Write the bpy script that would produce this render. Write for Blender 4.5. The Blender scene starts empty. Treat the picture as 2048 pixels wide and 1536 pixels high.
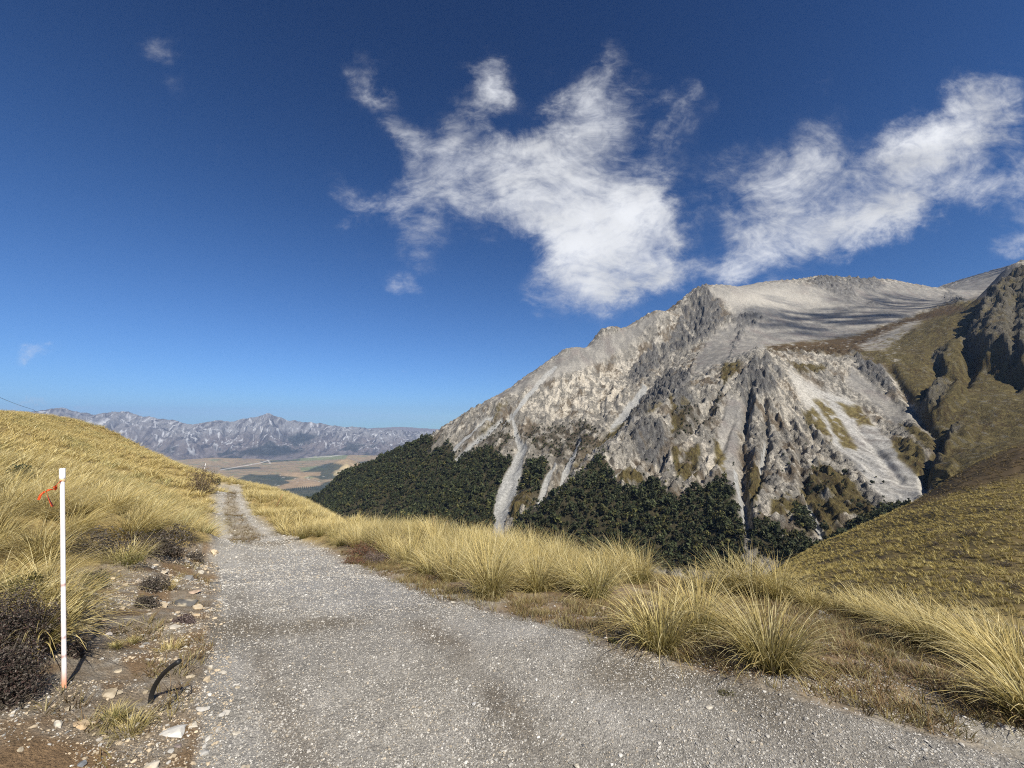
import bpy, math, random
import numpy as np
R = math.radians
rng = np.random.default_rng(7)
random.seed(7)
scene = bpy.context.scene
COL = scene.collection

# ------------------------------------------------------------------ camera model
PITCH, FPX, CAMZ = R(5.85), 800.0, 1.6
FY, FZ = math.cos(PITCH), math.sin(PITCH)


def ray(u, v):
    a = (np.asarray(u, float) - 1024) / FPX
    b = -(np.asarray(v, float) - 768) / FPX
    return a, FY - b * FZ, FZ + b * FY


def at(u, v, Y):
    """world point seen at photo pixel (u, v) at forward distance Y"""
    x, y, z = ray(u, v)
    t = Y / y
    return np.array([x * t, Y, CAMZ + z * t])


def project(x, y, z):
    z = z - CAMZ
    d = y * FY + z * FZ
    d = np.where(d > 0.05, d, 0.05)
    return 1024 + FPX * x / d, 768 - FPX * (-y * FZ + z * FY) / d


# ------------------------------------------------------------------ noise
def _hash(ix, iy, s):
    h = (ix.astype(np.int64) * 374761393 + iy.astype(np.int64) * 668265263 + s * 974634777) & 0xFFFFFFFF
    h = ((h ^ (h >> 13)) * 1274126177) & 0xFFFFFFFF
    h = (h ^ (h >> 16)) & 0xFFFFFFFF
    return h


def perlin(x, y, s=0):
    x = np.asarray(x, float); y = np.asarray(y, float)
    ix, iy = np.floor(x), np.floor(y)
    fx, fy = x - ix, y - iy
    wx = fx * fx * fx * (fx * (fx * 6 - 15) + 10)
    wy = fy * fy * fy * (fy * (fy * 6 - 15) + 10)

    def g(dx, dy):
        a = _hash(ix + dx, iy + dy, s) / 4294967296.0 * 6.2831853
        return np.cos(a) * (fx - dx) + np.sin(a) * (fy - dy)
    a = g(0, 0) * (1 - wx) + g(1, 0) * wx
    b = g(0, 1) * (1 - wx) + g(1, 1) * wx
    return (a * (1 - wy) + b * wy) * 1.5


def fbm(x, y, o=5, s=0, gain=0.5):
    t, a, n = 0, 1.0, 0
    for k in range(o):
        t = t + a * perlin(x * 2 ** k, y * 2 ** k, s + k * 17)
        n += a; a *= gain
    return t / n


def ridged(x, y, o=5, s=0, gain=0.5):
    t, a, n = 0, 1.0, 0
    w = 1.0
    for k in range(o):
        r = 1 - np.abs(perlin(x * 2 ** k, y * 2 ** k, s + k * 31))
        r = r * r
        t = t + a * r * w
        w = np.clip(r * 1.6, 0, 1)
        n += a; a *= gain
    return t / n


def worley(x, y, s=0):
    """distance to the nearest and second nearest scattered point"""
    ix, iy = np.floor(x), np.floor(y)
    d1 = np.full(x.shape, 9.0); d2 = np.full(x.shape, 9.0)
    for dx in (-1, 0, 1):
        for dy in (-1, 0, 1):
            h = _hash(ix + dx, iy + dy, s)
            px = ix + dx + (h & 1023) / 1023.0; py = iy + dy + ((h >> 10) & 1023) / 1023.0
            d = np.hypot(px - x, py - y)
            d2 = np.minimum(d2, np.maximum(d1, d)); d1 = np.minimum(d1, d)
    return d1, d2


def sstep(a, b, x):
    t = np.clip((x - a) / (b - a), 0, 1)
    return t * t * (3 - 2 * t)


def poly_mask(u, v, pts, soft=4.0):
    """1 inside the polygon, 0 outside, soft edge"""
    P = np.array(pts, float)
    lo, hi = P.min(0) - soft * 3, P.max(0) + soft * 3
    sel = (u > lo[0]) & (u < hi[0]) & (v > lo[1]) & (v < hi[1])
    out = np.zeros(u.shape)
    if not sel.any():
        return out
    uu, vv = u[sel], v[sel]
    ins = np.zeros(uu.shape, bool)
    dm = np.full(uu.shape, 1e9)
    n = len(P)
    for i in range(n):
        x1, y1 = P[i]; x2, y2 = P[(i + 1) % n]
        c = ((y1 > vv) != (y2 > vv)) & (uu < (x2 - x1) * (vv - y1) / (y2 - y1 + 1e-9) + x1)
        ins ^= c
        L2 = (x2 - x1) ** 2 + (y2 - y1) ** 2 + 1e-9
        t = np.clip(((uu - x1) * (x2 - x1) + (vv - y1) * (y2 - y1)) / L2, 0, 1)
        dm = np.minimum(dm, (uu - x1 - t * (x2 - x1)) ** 2 + (vv - y1 - t * (y2 - y1)) ** 2)
    sd = np.sqrt(dm) * np.where(ins, 1, -1)
    out[sel] = sstep(-soft, soft, sd)
    return out


def line_dist(u, v, pts):
    """(distance / local width) to a polyline of (u, v, width)"""
    P = np.array(pts, float)
    best = np.full(u.shape, 1e9)
    for i in range(len(P) - 1):
        x1, y1, w1 = P[i]; x2, y2, w2 = P[i + 1]
        L2 = (x2 - x1) ** 2 + (y2 - y1) ** 2 + 1e-9
        t = np.clip(((u - x1) * (x2 - x1) + (v - y1) * (y2 - y1)) / L2, 0, 1)
        d = np.hypot(u - x1 - t * (x2 - x1), v - y1 - t * (y2 - y1)) / (w1 + t * (w2 - w1))
        best = np.minimum(best, d)
    return best


class RBF:
    def __init__(self, X, z, c):
        self.X, self.c = np.asarray(X, float), c
        A = self._phi(self.X)
        n = len(z)
        M = np.zeros((n + 1, n + 1))
        M[:n, :n] = A; M[n, :n] = 1; M[:n, n] = 1
        sol = np.linalg.lstsq(M, np.append(z, 0), rcond=None)[0]
        self.w, self.b = sol[:n], sol[n]

    def _phi(self, Q):
        d2 = (Q ** 2).sum(1)[:, None] + (self.X ** 2).sum(1)[None] - 2 * (Q @ self.X.T)
        return np.sqrt(np.maximum(d2, 0) + self.c ** 2)

    def __call__(self, Q):
        out = np.empty(len(Q))
        for i in range(0, len(Q), 40000):
            out[i:i + 40000] = self._phi(Q[i:i + 40000]) @ self.w + self.b
        return out


# ------------------------------------------------------------------ mesh helpers
def mesh_np(name, V, F, mat, col=None, smooth=True, attrs=None, link=True):
    """V (n,3); F (m,k) quads or tris; col (n,3) -> colour attribute 'Col'"""
    me = bpy.data.meshes.new(name)
    V = np.ascontiguousarray(V, np.float32); F = np.ascontiguousarray(F, np.int32)
    k = F.shape[1]
    me.vertices.add(len(V)); me.vertices.foreach_set('co', V.ravel())
    me.loops.add(F.size); me.loops.foreach_set('vertex_index', F.ravel())
    me.polygons.add(len(F))
    me.polygons.foreach_set('loop_start', np.arange(0, F.size, k, dtype=np.int32))
    me.polygons.foreach_set('use_smooth', np.full(len(F), smooth, bool))
    me.update(calc_edges=True)
    if col is not None:
        a = me.attributes.new('Col', 'FLOAT_COLOR', 'POINT')
        c4 = np.ones((len(V), 4), np.float32); c4[:, :3] = col
        a.data.foreach_set('color', c4.ravel())
    for k2, val in (attrs or {}).items():
        a = me.attributes.new(k2, 'FLOAT', 'POINT')
        a.data.foreach_set('value', np.ascontiguousarray(val, np.float32))
    me.materials.append(mat)
    o = bpy.data.objects.new(name, me)
    if link:
        COL.objects.link(o)
    return o


def sub_mesh(name, V, F, keep, mat, col, attrs):
    """object from the kept faces of a bigger sheet"""
    Fk = F[keep]
    used, inv = np.unique(Fk, return_inverse=True)
    return mesh_np(name, V[used], inv.reshape(Fk.shape), mat, col[used], True, {k: a[used] for k, a in attrs.items()})


def tag(o, label, cat=None, group=None, kind=None):
    if label: o['label'] = label
    if cat: o['category'] = cat
    if group: o['group'] = group
    if kind: o['kind'] = kind
    return o


def tube(path, rad, n=8, cap=True):
    """verts, tri faces of a tube along path with radius (scalar or list)"""
    P = np.array(path, float); m = len(P)
    rad = np.full(m, rad) if np.isscalar(rad) else np.array(rad, float)
    T = np.gradient(P, axis=0); T /= np.linalg.norm(T, axis=1)[:, None] + 1e-12
    ref = np.array([0.31, 0.2, 0.93]) if abs(T[0, 2]) < 0.8 else np.array([1.0, 0.1, 0])
    V = []
    for i in range(m):
        a = np.cross(T[i], ref); a /= np.linalg.norm(a); b = np.cross(T[i], a)
        for k in range(n):
            w = 2 * math.pi * k / n
            V.append(P[i] + rad[i] * (math.cos(w) * a + math.sin(w) * b))
    F = []
    for i in range(m - 1):
        for k in range(n):
            p, q = i * n + k, i * n + (k + 1) % n
            F += [(p, q, q + n), (p, q + n, p + n)]
    if cap:
        V += [P[0], P[-1]]
        c0, c1 = m * n, m * n + 1
        for k in range(n):
            F += [(c0, (k + 1) % n, k), (c1, (m - 1) * n + k, (m - 1) * n + (k + 1) % n)]
    return np.array(V), np.array(F)


def join(parts):
    """[(V, F, col)] -> V, F, col"""
    Vs, Fs, Cs, o = [], [], [], 0
    for V, F, C in parts:
        Vs.append(V); Fs.append(F + o); o += len(V)
        Cs.append(np.broadcast_to(np.asarray(C, float), V.shape))
    return np.concatenate(Vs), np.concatenate(Fs), np.concatenate(Cs)


# ------------------------------------------------------------------ materials
def new_mat(name):
    m = bpy.data.materials.new(name); m.use_nodes = True
    nt = m.node_tree
    return m, nt, nt.nodes['Principled BSDF']


def nd(nt, typ, **kw):
    n = nt.nodes.new(typ)
    for k, v in kw.items():
        if k.startswith('i_'):
            n.inputs[k[2:].replace('_', ' ')].default_value = v
        else:
            setattr(n, k, v)
    return n


def terrain_mat(name, scales, amp, bump_scale, bump_dist, rough=0.95, fine_bump=None):
    """vertex colour * multi-scale noise, bump driven by noise in metres (object coordinates)"""
    m, nt, b = new_mat(name)
    L = nt.links.new
    at_ = nd(nt, 'ShaderNodeAttribute', attribute_name='Col')
    tc = nd(nt, 'ShaderNodeTexCoord')
    cur = at_.outputs['Color']
    for k, sc in enumerate(scales):
        n = nd(nt, 'ShaderNodeTexNoise', i_Scale=sc, i_Detail=4.0, i_Roughness=0.65)
        L(tc.outputs['Object'], n.inputs['Vector'])
        mr = nd(nt, 'ShaderNodeMapRange')
        mr.inputs['From Min'].default_value = 0.3; mr.inputs['From Max'].default_value = 0.7
        mr.inputs['To Min'].default_value = 1 - amp[k]; mr.inputs['To Max'].default_value = 1 + amp[k]
        L(n.outputs['Fac'], mr.inputs['Value'])
        mx = nd(nt, 'ShaderNodeVectorMath', operation='SCALE')
        L(cur, mx.inputs[0]); L(mr.outputs[0], mx.inputs['Scale'])
        cur = mx.outputs[0]
    L(cur, b.inputs['Base Color'])
    b.inputs['Roughness'].default_value = rough
    b.inputs['Specular IOR Level'].default_value = 0.15
    rk = nd(nt, 'ShaderNodeAttribute', attribute_name='rock')
    n = nd(nt, 'ShaderNodeTexNoise', i_Scale=bump_scale, i_Detail=6.0, i_Roughness=0.7)
    L(tc.outputs['Object'], n.inputs['Vector'])
    bm = nd(nt, 'ShaderNodeBump', i_Distance=bump_dist)
    L(n.outputs['Fac'], bm.inputs['Height'])
    L(rk.outputs['Fac'], bm.inputs['Strength'])
    L(bm.outputs['Normal'], b.inputs['Normal'])
    return m


def leaf_mat(name, rough=0.6, trans=0.3, var=0.25):
    m, nt, b = new_mat(name)
    L = nt.links.new
    at_ = nd(nt, 'ShaderNodeAttribute', attribute_name='Col')
    oi = nd(nt, 'ShaderNodeObjectInfo')
    mr = nd(nt, 'ShaderNodeMapRange')
    mr.inputs['To Min'].default_value = 1 - var; mr.inputs['To Max'].default_value = 1 + var
    L(oi.outputs['Random'], mr.inputs['Value'])
    sc = nd(nt, 'ShaderNodeVectorMath', operation='SCALE')
    L(at_.outputs['Color'], sc.inputs[0]); L(mr.outputs[0], sc.inputs['Scale'])
    L(sc.outputs[0], b.inputs['Base Color'])
    b.inputs['Roughness'].default_value = rough
    b.inputs['Specular IOR Level'].default_value = 0.25
    tr = nd(nt, 'ShaderNodeBsdfTranslucent')
    L(sc.outputs[0], tr.inputs['Color'])
    mix = nd(nt, 'ShaderNodeMixShader', i_Fac=trans)
    L(b.outputs[0], mix.inputs[1]); L(tr.outputs[0], mix.inputs[2])
    L(mix.outputs[0], nt.nodes['Material Output'].inputs['Surface'])
    return m


def col_mat(name, rough=0.85, nscale=40.0, namp=0.25, bump=0.3, bdist=0.004, spec=0.2):
    """vertex colour with noise mottling and a little bump"""
    m, nt, b = new_mat(name)
    L = nt.links.new
    at_ = nd(nt, 'ShaderNodeAttribute', attribute_name='Col')
    tc = nd(nt, 'ShaderNodeTexCoord')
    n = nd(nt, 'ShaderNodeTexNoise', i_Scale=nscale, i_Detail=5.0, i_Roughness=0.65)
    L(tc.outputs['Object'], n.inputs['Vector'])
    mr = nd(nt, 'ShaderNodeMapRange')
    mr.inputs['From Min'].default_value = 0.3; mr.inputs['From Max'].default_value = 0.7
    mr.inputs['To Min'].default_value = 1 - namp; mr.inputs['To Max'].default_value = 1 + namp
    L(n.outputs['Fac'], mr.inputs['Value'])
    sc = nd(nt, 'ShaderNodeVectorMath', operation='SCALE')
    L(at_.outputs['Color'], sc.inputs[0]); L(mr.outputs[0], sc.inputs['Scale'])
    L(sc.outputs[0], b.inputs['Base Color'])
    b.inputs['Roughness'].default_value = rough
    b.inputs['Specular IOR Level'].default_value = spec
    bm = nd(nt, 'ShaderNodeBump', i_Strength=bump, i_Distance=bdist)
    L(n.outputs['Fac'], bm.inputs['Height']); L(bm.outputs['Normal'], b.inputs['Normal'])
    return m
# ------------------------------------------------------------------ light settings
EXPOSURE = 0.62
SUN_TO = (0.5, -0.75, 0.9)      # direction towards the sun: behind the camera, to the right
SUN_E = 4.7
SKY_STRENGTH = 0.1
SKY_K = (.31, .50, .76)        # thin, dry mountain air: c' = k c^3 / (c^2 + s), deeper blue overhead
SKY_S = (.62, 1.2, 3.4)
SKY_MAX = (2.7, 4.7, 6.8)
CLOUD_COL = (6.1, 6.2, 6.4)
CLOUDS = [  # (u, v, half width, half height, tilt, amount): where each puff hangs in the sky
    (1040, 350, 105, 90, 0, 1.05), (1150, 410, 155, 105, -30, 1.05), (1235, 495, 120, 90, -35, 1.05), (1150, 588, 90, 42, 0, .8), (1300, 410, 64, 64, 0, .6),
    (1290, 475, 66, 80, 0, .85), (1240, 275, 115, 75, 25, .8), (1190, 212, 95, 66, 50, .46), (1225, 115, 54, 22, 70, .26), (1285, 545, 70, 50, 0, .7),
    (1135, 145, 44, 18, 20, .28), (1355, 190, 44, 24, 75, .26), (1330, 330, 60, 40, 50, .22),
    (950, 215, 84, 38, 30, .55), (978, 165, 52, 28, 100, .42), (945, 125, 40, 20, 0, .34), (885, 285, 66, 34, 95, .5), (905, 350, 66, 60, 0, .45),
    (742, 165, 60, 42, -55, .42), (785, 245, 72, 36, -58, .44), (820, 320, 56, 32, -65, .42), (688, 395, 60, 30, -60, .42), (725, 420, 76, 34, 0, .36), (800, 400, 70, 44, 20, .34),
    (855, 430, 66, 66, 0, .42), (835, 490, 56, 40, -40, .32), (815, 565, 36, 22, -25, .5), (720, 505, 50, 22, -20, .16), (1060, 600, 34, 16, 10, .34), (1000, 150, 22, 44, 0, .2),
    (1960, 225, 85, 62, 35, .85), (1880, 285, 150, 56, 35, .62), (1760, 335, 130, 54, 35, .55), (1625, 305, 86, 60, 40, .62), (1475, 385, 84, 70, 20, .62), (1555, 415, 90, 60, 30, .5), (1440, 345, 50, 36, 30, .24),
    (1590, 485, 120, 50, 12, .78), (1740, 440, 110, 46, 12, .76), (1830, 405, 130, 42, 25, .55), (2005, 370, 105, 46, 30, .66), (1900, 340, 140, 56, 30, .46), (1700, 385, 120, 40, 25, .4), (1500, 530, 70, 36, 15, .6),
    (1435, 540, 46, 30, -15, .75), (2045, 460, 60, 42, 35, .8), (1630, 185, 40, 18, 40, .3), (1600, 560, 46, 14, 0, .28), (1420, 210, 24, 28, 0, .2),
    (75, 715, 55, 18, 0, .62), (275, 820, 40, 9, -8, .7), (515, 815, 28, 11, -8, .7), (165, 812, 24, 7, 0, .6), (62, 816, 26, 6, 0, .55),
    (540, 793, 10, 4, 0, .3), (310, 88, 34, 32, 0, .3), (340, 150, 60, 24, -50, .24), (430, 318, 22, 16, 0, .13), (240, 150, 40, 12, -30, .08),
    (815, 742, 12, 4, 0, .25),
]
HAZE = 3.5e-5
HAZE_COL = (.38, .57, .92, 1)
# ------------------------------------------------------------------ camera, sun, sky
cd = bpy.data.cameras.new('camera'); cam = bpy.data.objects.new('camera', cd); COL.objects.link(cam)
cam.location = (0, 0, CAMZ); cam.rotation_euler = (R(90) + PITCH, 0, 0)
cd.sensor_width = 36; cd.lens = 36 * FPX / 2048; cd.clip_start = 0.05; cd.clip_end = 90000
scene.camera = cam
scene.view_settings.view_transform = 'Standard'; scene.view_settings.look = 'None'
scene.view_settings.exposure = EXPOSURE; scene.view_settings.gamma = 1
scene.cycles.max_bounces = 5; scene.cycles.diffuse_bounces = 3; scene.cycles.glossy_bounces = 1
scene.cycles.transmission_bounces = 2; scene.cycles.transparent_max_bounces = 64; scene.cycles.volume_bounces = 0
scene.cycles.use_denoising = False; scene.cycles.use_adaptive_sampling = False; scene.cycles.filter_width = 1.1

SUN = np.array(SUN_TO); SUN = SUN / np.linalg.norm(SUN)
sl = bpy.data.lights.new('sun', 'SUN'); sl.energy = SUN_E; sl.angle = R(0.53); sl.color = (1.0, 0.94, 0.84)
so = bpy.data.objects.new('sun', sl); COL.objects.link(so)
from mathutils import Vector
so.rotation_euler = Vector(SUN).to_track_quat('Z', 'Y').to_euler()

w = bpy.data.worlds.new('World'); scene.world = w; w.use_nodes = True
nt = w.node_tree; L = nt.links.new
bg = nt.nodes['Background']; bg.inputs['Strength'].default_value = SKY_STRENGTH
sky = nd(nt, 'ShaderNodeTexSky', sky_type='NISHITA', sun_disc=False)
sky.sun_elevation = math.asin(SUN[2]); sky.sun_rotation = math.atan2(SUN[0], SUN[1])
sky.altitude = 1500; sky.air_density = 1.0; sky.dust_density = 0.15; sky.ozone_density = 2.5
# deeper, more saturated mountain sky
sp_ = nd(nt, 'ShaderNodeSeparateColor'); L(sky.outputs[0], sp_.inputs[0])
cb_ = nd(nt, 'ShaderNodeCombineColor')
for i in range(3):
    def mm(op, a, b):
        n = nd(nt, 'ShaderNodeMath', operation=op)
        for j, q in enumerate((a, b)):
            if isinstance(q, (int, float)): n.inputs[j].default_value = q
            else: L(q, n.inputs[j])
        return n.outputs[0]
    x_ = sp_.outputs[i]; x2_ = mm('MULTIPLY', x_, x_)
    y_ = mm('DIVIDE', mm('MULTIPLY', mm('MULTIPLY', x2_, x_), SKY_K[i]), mm('ADD', x2_, SKY_S[i]))
    L(mm('MINIMUM', y_, SKY_MAX[i]), cb_.inputs[i])
skycol = cb_.outputs[0]

# clouds: soft blobs laid over directions of the sky dome, broken up by warped noise
tc = nd(nt, 'ShaderNodeTexCoord')
sep = nd(nt, 'ShaderNodeSeparateXYZ'); L(tc.outputs['Generated'], sep.inputs[0])


def vdot(vec):
    n = nd(nt, 'ShaderNodeVectorMath', operation='DOT_PRODUCT'); n.inputs[1].default_value = vec
    L(tc.outputs['Generated'], n.inputs[0]); return n.outputs['Value']


def mth(op, a, b=None, clamp=False):
    n = nd(nt, 'ShaderNodeMath', operation=op, use_clamp=clamp)
    for i, q in enumerate((a, b)):
        if q is None: continue
        if isinstance(q, (int, float)): n.inputs[i].default_value = q
        else: L(q, n.inputs[i])
    return n.outputs[0]


fw = mth('MAXIMUM', vdot((0, FY, FZ)), 0.02)
comb = nd(nt, 'ShaderNodeCombineXYZ')
L(mth('DIVIDE', sep.outputs['X'], fw), comb.inputs[0])
L(mth('DIVIDE', vdot((0, -FZ, FY)), fw), comb.inputs[1])
P0 = comb.outputs[0]
# the noise runs diagonally, as the wind drew the clouds out
mp = nd(nt, 'ShaderNodeMapping'); mp.inputs['Rotation'].default_value = (0, 0, R(-35)); mp.inputs['Scale'].default_value = (0.75, 1.25, 1)
L(P0, mp.inputs['Vector'])


def noise(vec, sc, det, rough=0.55, off=(0, 0, 0), dist=0.0):
    a = nd(nt, 'ShaderNodeVectorMath', operation='ADD'); a.inputs[1].default_value = off; L(vec, a.inputs[0])
    n = nd(nt, 'ShaderNodeTexNoise', i_Scale=sc, i_Detail=det, i_Roughness=rough, i_Distortion=dist); L(a.outputs[0], n.inputs['Vector'])
    return n


wn = noise(P0, 6.0, 6.0, 0.65, (3.1, 0, 0))
ws = nd(nt, 'ShaderNodeVectorMath', operation='SUBTRACT'); ws.inputs[1].default_value = (0.5, 0.5, 0.5); L(wn.outputs['Color'], ws.inputs[0])
wk = nd(nt, 'ShaderNodeVectorMath', operation='SCALE'); wk.inputs['Scale'].default_value = 0.2; L(ws.outputs[0], wk.inputs[0])
wa = nd(nt, 'ShaderNodeVectorMath', operation='ADD'); L(P0, wa.inputs[0]); L(wk.outputs[0], wa.inputs[1])
PW = wa.outputs[0]
acc = None
for (cu, cv, rx, ry, rot, amp) in CLOUDS:
    m = nd(nt, 'ShaderNodeMapping', vector_type='TEXTURE')
    m.inputs['Location'].default_value = ((cu - 1024) / FPX, -(cv - 768) / FPX, 0)
    m.inputs['Rotation'].default_value = (0, 0, R(rot)); m.inputs['Scale'].default_value = (rx * 1.9 / FPX, ry * 1.9 / FPX, 1)
    L(PW, m.inputs['Vector'])
    fl = nd(nt, 'ShaderNodeVectorMath', operation='MULTIPLY'); fl.inputs[1].default_value = (1, 1, 0); L(m.outputs[0], fl.inputs[0])
    ln = nd(nt, 'ShaderNodeVectorMath', operation='LENGTH'); L(fl.outputs[0], ln.inputs[0])
    mr = nd(nt, 'ShaderNodeMapRange', interpolation_type='SMOOTHSTEP')
    mr.inputs['From Min'].default_value = 1.0; mr.inputs['From Max'].default_value = 0.0
    mr.inputs['To Min'].default_value = 0.0; mr.inputs['To Max'].default_value = amp
    L(ln.outputs['Value'], mr.inputs['Value'])
    acc = mr.outputs[0] if acc is None else mth('ADD', acc, mr.outputs[0])
n1 = noise(mp.outputs[0], 6.0, 9.0, 0.62, (0, 0, 1.7), 0.6)
n2 = noise(mp.outputs[0], 26.0, 5.0, 0.65, (5, 0, 1.7), 0.8)
nn = mth('ADD', mth('MULTIPLY', mth('SUBTRACT', n1.outputs['Fac'], 0.5), 2.9), mth('MULTIPLY', mth('SUBTRACT', n2.outputs['Fac'], 0.5), 1.0))
acc = mth('MINIMUM', acc, 1.5)
edge = mth('MULTIPLY', nn, mth('MINIMUM', mth('MULTIPLY', acc, 2.2), 1.0))
dens = mth('ADD', mth('MULTIPLY', acc, 1.0), edge)
al = nd(nt, 'ShaderNodeMapRange', interpolation_type='SMOOTHSTEP')
al.inputs['From Min'].default_value = 0.08; al.inputs['From Max'].default_value = 1.85
L(dens, al.inputs['Value'])
front = mth('MULTIPLY', al.outputs[0], mth('GREATER_THAN', vdot((0, FY, FZ)), 0.03))
alpha = mth('MULTIPLY', mth('POWER', front, 1.35), 0.97)
# cloud body: sunlit white, its grey shading painted in by noise
n3 = noise(mp.outputs[0], 4.5, 5.0, 0.5, (9, 2, 0), 0.4)
cr = nd(nt, 'ShaderNodeMapRange'); cr.inputs['From Min'].default_value = 0.35; cr.inputs['From Max'].default_value = 0.62
cr.inputs['To Min'].default_value = 0.74; cr.inputs['To Max'].default_value = 1.0
L(n3.outputs['Fac'], cr.inputs['Value'])
cc = nd(nt, 'ShaderNodeVectorMath', operation='SCALE'); cc.inputs[0].default_value = CLOUD_COL
L(cr.outputs[0], cc.inputs['Scale'])
mixc = nd(nt, 'ShaderNodeMix', data_type='RGBA')
L(alpha, mixc.inputs[0]); L(skycol, mixc.inputs[6]); L(cc.outputs[0], mixc.inputs[7])
L(mixc.outputs[2], bg.inputs['Color'])
w.cycles.sampling_method = 'MANUAL'; w.cycles.sample_map_resolution = 512
# ------------------------------------------------------------------ near ground: ridge with the track, bank, hill and spur
def A(u, v, Y):
    return tuple(at(u, v, Y))


near_ctrl = [
    # track edges
    A(400, 1300, 3.25), A(830, 1300, 3.2), A(1150, 1290, 3.1), A(425, 1200, 4.9), A(680, 1200, 4.8), A(930, 1205, 4.7),
    A(428, 1160, 6.3), A(620, 1160, 6.4), A(780, 1160, 6.3), A(428, 1130, 9), A(560, 1130, 9), A(700, 1130, 8.8), A(430, 1100, 13), A(640, 1098, 12.8),
    A(430, 1078, 17.5), A(500, 1078, 17.5), A(570, 1070, 18.5), A(425, 1030, 27), A(472, 1030, 28), A(512, 1035, 26.5),
    A(425, 990, 42), A(455, 988, 44), A(488, 990, 43), A(440, 972, 53), A(480, 971, 53),
    # left bank and hill
    A(0, 1500, 1.9), A(131, 1375, 2.4), A(0, 1380, 2.25), A(300, 1300, 3.2), A(350, 1200, 4.6), A(400, 1130, 7.6), A(408, 1080, 14),
    A(100, 1130, 4.5), A(250, 1112, 5.4), A(250, 1040, 7.0), A(100, 1050, 5.8), A(0, 1050, 5.4), A(0, 1200, 3.3), A(60, 1260, 2.9),
    A(330, 1110, 6.3), A(340, 1040, 10), A(390, 1060, 13),
    A(0, 950, 12), A(0, 900, 20), A(0, 828, 42), A(100, 950, 14), A(200, 950, 18), A(300, 950, 30), A(350, 1000, 20), A(390, 1030, 22),
    A(300, 1010, 14), A(200, 1015, 10), A(400, 952, 50), A(400, 985, 36), A(90, 853, 44), A(200, 885, 48), A(300, 914, 52), A(100, 900, 28), A(200, 915, 34),
    A(420, 952, 57), A(440, 962, 61), (-72, 70, 1.0), (-75, 85, -6), (-70, 100, -14), (-62, 100, -18), (-60, 90, -17), (-90, 50, 4.5), (-120, 60, 3),
    (-110, 110, -20), (-95, 150, -45), (-75, 130, -42), (-60, 150, -60), (-150, 260, -110), (-60, 290, -130),
    A(-300, 780, 42), A(-300, 900, 15), A(-300, 1100, 4), A(-200, 1400, 2.0), (-5, 1, .15), (-9, 2, .5),
    # rim right of the track
    A(500, 970, 57), A(530, 980, 48), A(565, 993, 41), A(605, 1012, 33), A(650, 1034, 25), A(720, 1052, 18.5), A(790, 1066, 14.8), A(870, 1080, 12.6),
    A(940, 1092, 10.6), A(1000, 1104, 9.4), A(1100, 1125, 8.2), A(1200, 1145, 7.4), A(1300, 1160, 7.0), A(1400, 1172, 6.8), A(1500, 1186, 6.6), A(1600, 1204, 6.2), A(1700, 1222, 5.9),
    A(1800, 1245, 5.5), A(1920, 1270, 5.2), A(2048, 1290, 4.95), A(2250, 1330, 4.6),
    A(620, 1070, 18), A(700, 1090, 14), A(800, 1120, 10), A(900, 1150, 7.5), A(1000, 1190, 5.4), A(1100, 1220, 4.5), A(1200, 1250, 3.8), A(1400, 1280, 3.4), A(1600, 1300, 3.1),
    A(1600, 1390, 2.35), A(1800, 1330, 2.85), A(2048, 1400, 2.45), A(2048, 1490, 2.03), A(1400, 1340, 2.75), A(1850, 1420, 2.3),
    # beyond the rim
    (-28, 62, -13), (-20, 60, -15), (-24, 100, -36), (-14, 45, -13), (-8, 30, -9.5), (-3, 20, -6.5), (-6, 60, -27), (-10, 120, -62),
    (0, 16, -5.6), (2, 13, -4.4), (5, 14, -5.6), (9, 14.5, -6.0), (6, 30, -15), (12, 30, -15.5), (4, 60, -33), (20, 60, -33), (0, 120, -68), (40, 120, -62),
    (8, 10.6, -3.2), (10, 11, -4.4), (15, 20, -9.5), (10.2, 9.8, -3.2), (13, 10.5, -4.5), (22, 22, -11), (10, 8, -2.3), (14, 8.5, -3.2), (20, 12, -5.5), (30, 18, -9),
    (30, 40, -20), (0, 220, -125), (60, 180, -105), (90, 280, -150), (0, 290, -140),
    # spur on the right
    A(1560, 1133, 128), A(1600, 1112, 130), A(1650, 1088, 131), A(1700, 1064, 132), A(1750, 1042, 134), A(1814, 1014, 136), A(1882, 970, 139), A(1941, 936, 142), A(1990, 914, 144), A(2060, 886, 146), A(1650, 1130, 85), A(1700, 1135, 72), A(1800, 1120, 72), A(1800, 1060, 100),
    A(1900, 1090, 70), A(2048, 1050, 70), A(1950, 1000, 100), A(1750, 1175, 52), A(1900, 1165, 48), A(2048, 1180, 44), A(1600, 1150, 74), A(2200, 1000, 80), A(2300, 830, 140),
    A(2100, 1210, 36), A(1560, 1150, 88), A(1500, 1165, 92), A(1450, 1175, 100), A(2048, 970, 108),
    A(1560, 1170, 152), A(1600, 1150, 155), A(1700, 1105, 158), A(1814, 1060, 162), A(1882, 1015, 166), A(1960, 970, 170), A(2060, 935, 176), (110, 205, -98), (170, 240, -120), (240, 240, -92), (130, 280, -145), (220, 300, -135),
    # around and behind the camera
    (0, 0, 0), (0, 1.2, 0), (1.5, 1, 0), (-1.5, 1, 0), (3, 1, -.02), (0, -2, 0), (3, -2, 0), (-3, -2, .1), (6, 0, -.3), (9, 2, -1.5), (0, -8, .3), (8, -8, -2), (-8, -8, .8),
    (0, -30, 2), (30, -30, -12), (-30, -30, 6), (0, -150, 20), (-150, -100, 25), (150, -100, -60), (60, 0, -28), (-60, 0, 12), (-200, 100, -20), (260, 60, -90),
]
near_ctrl = np.array(near_ctrl, float)


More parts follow.
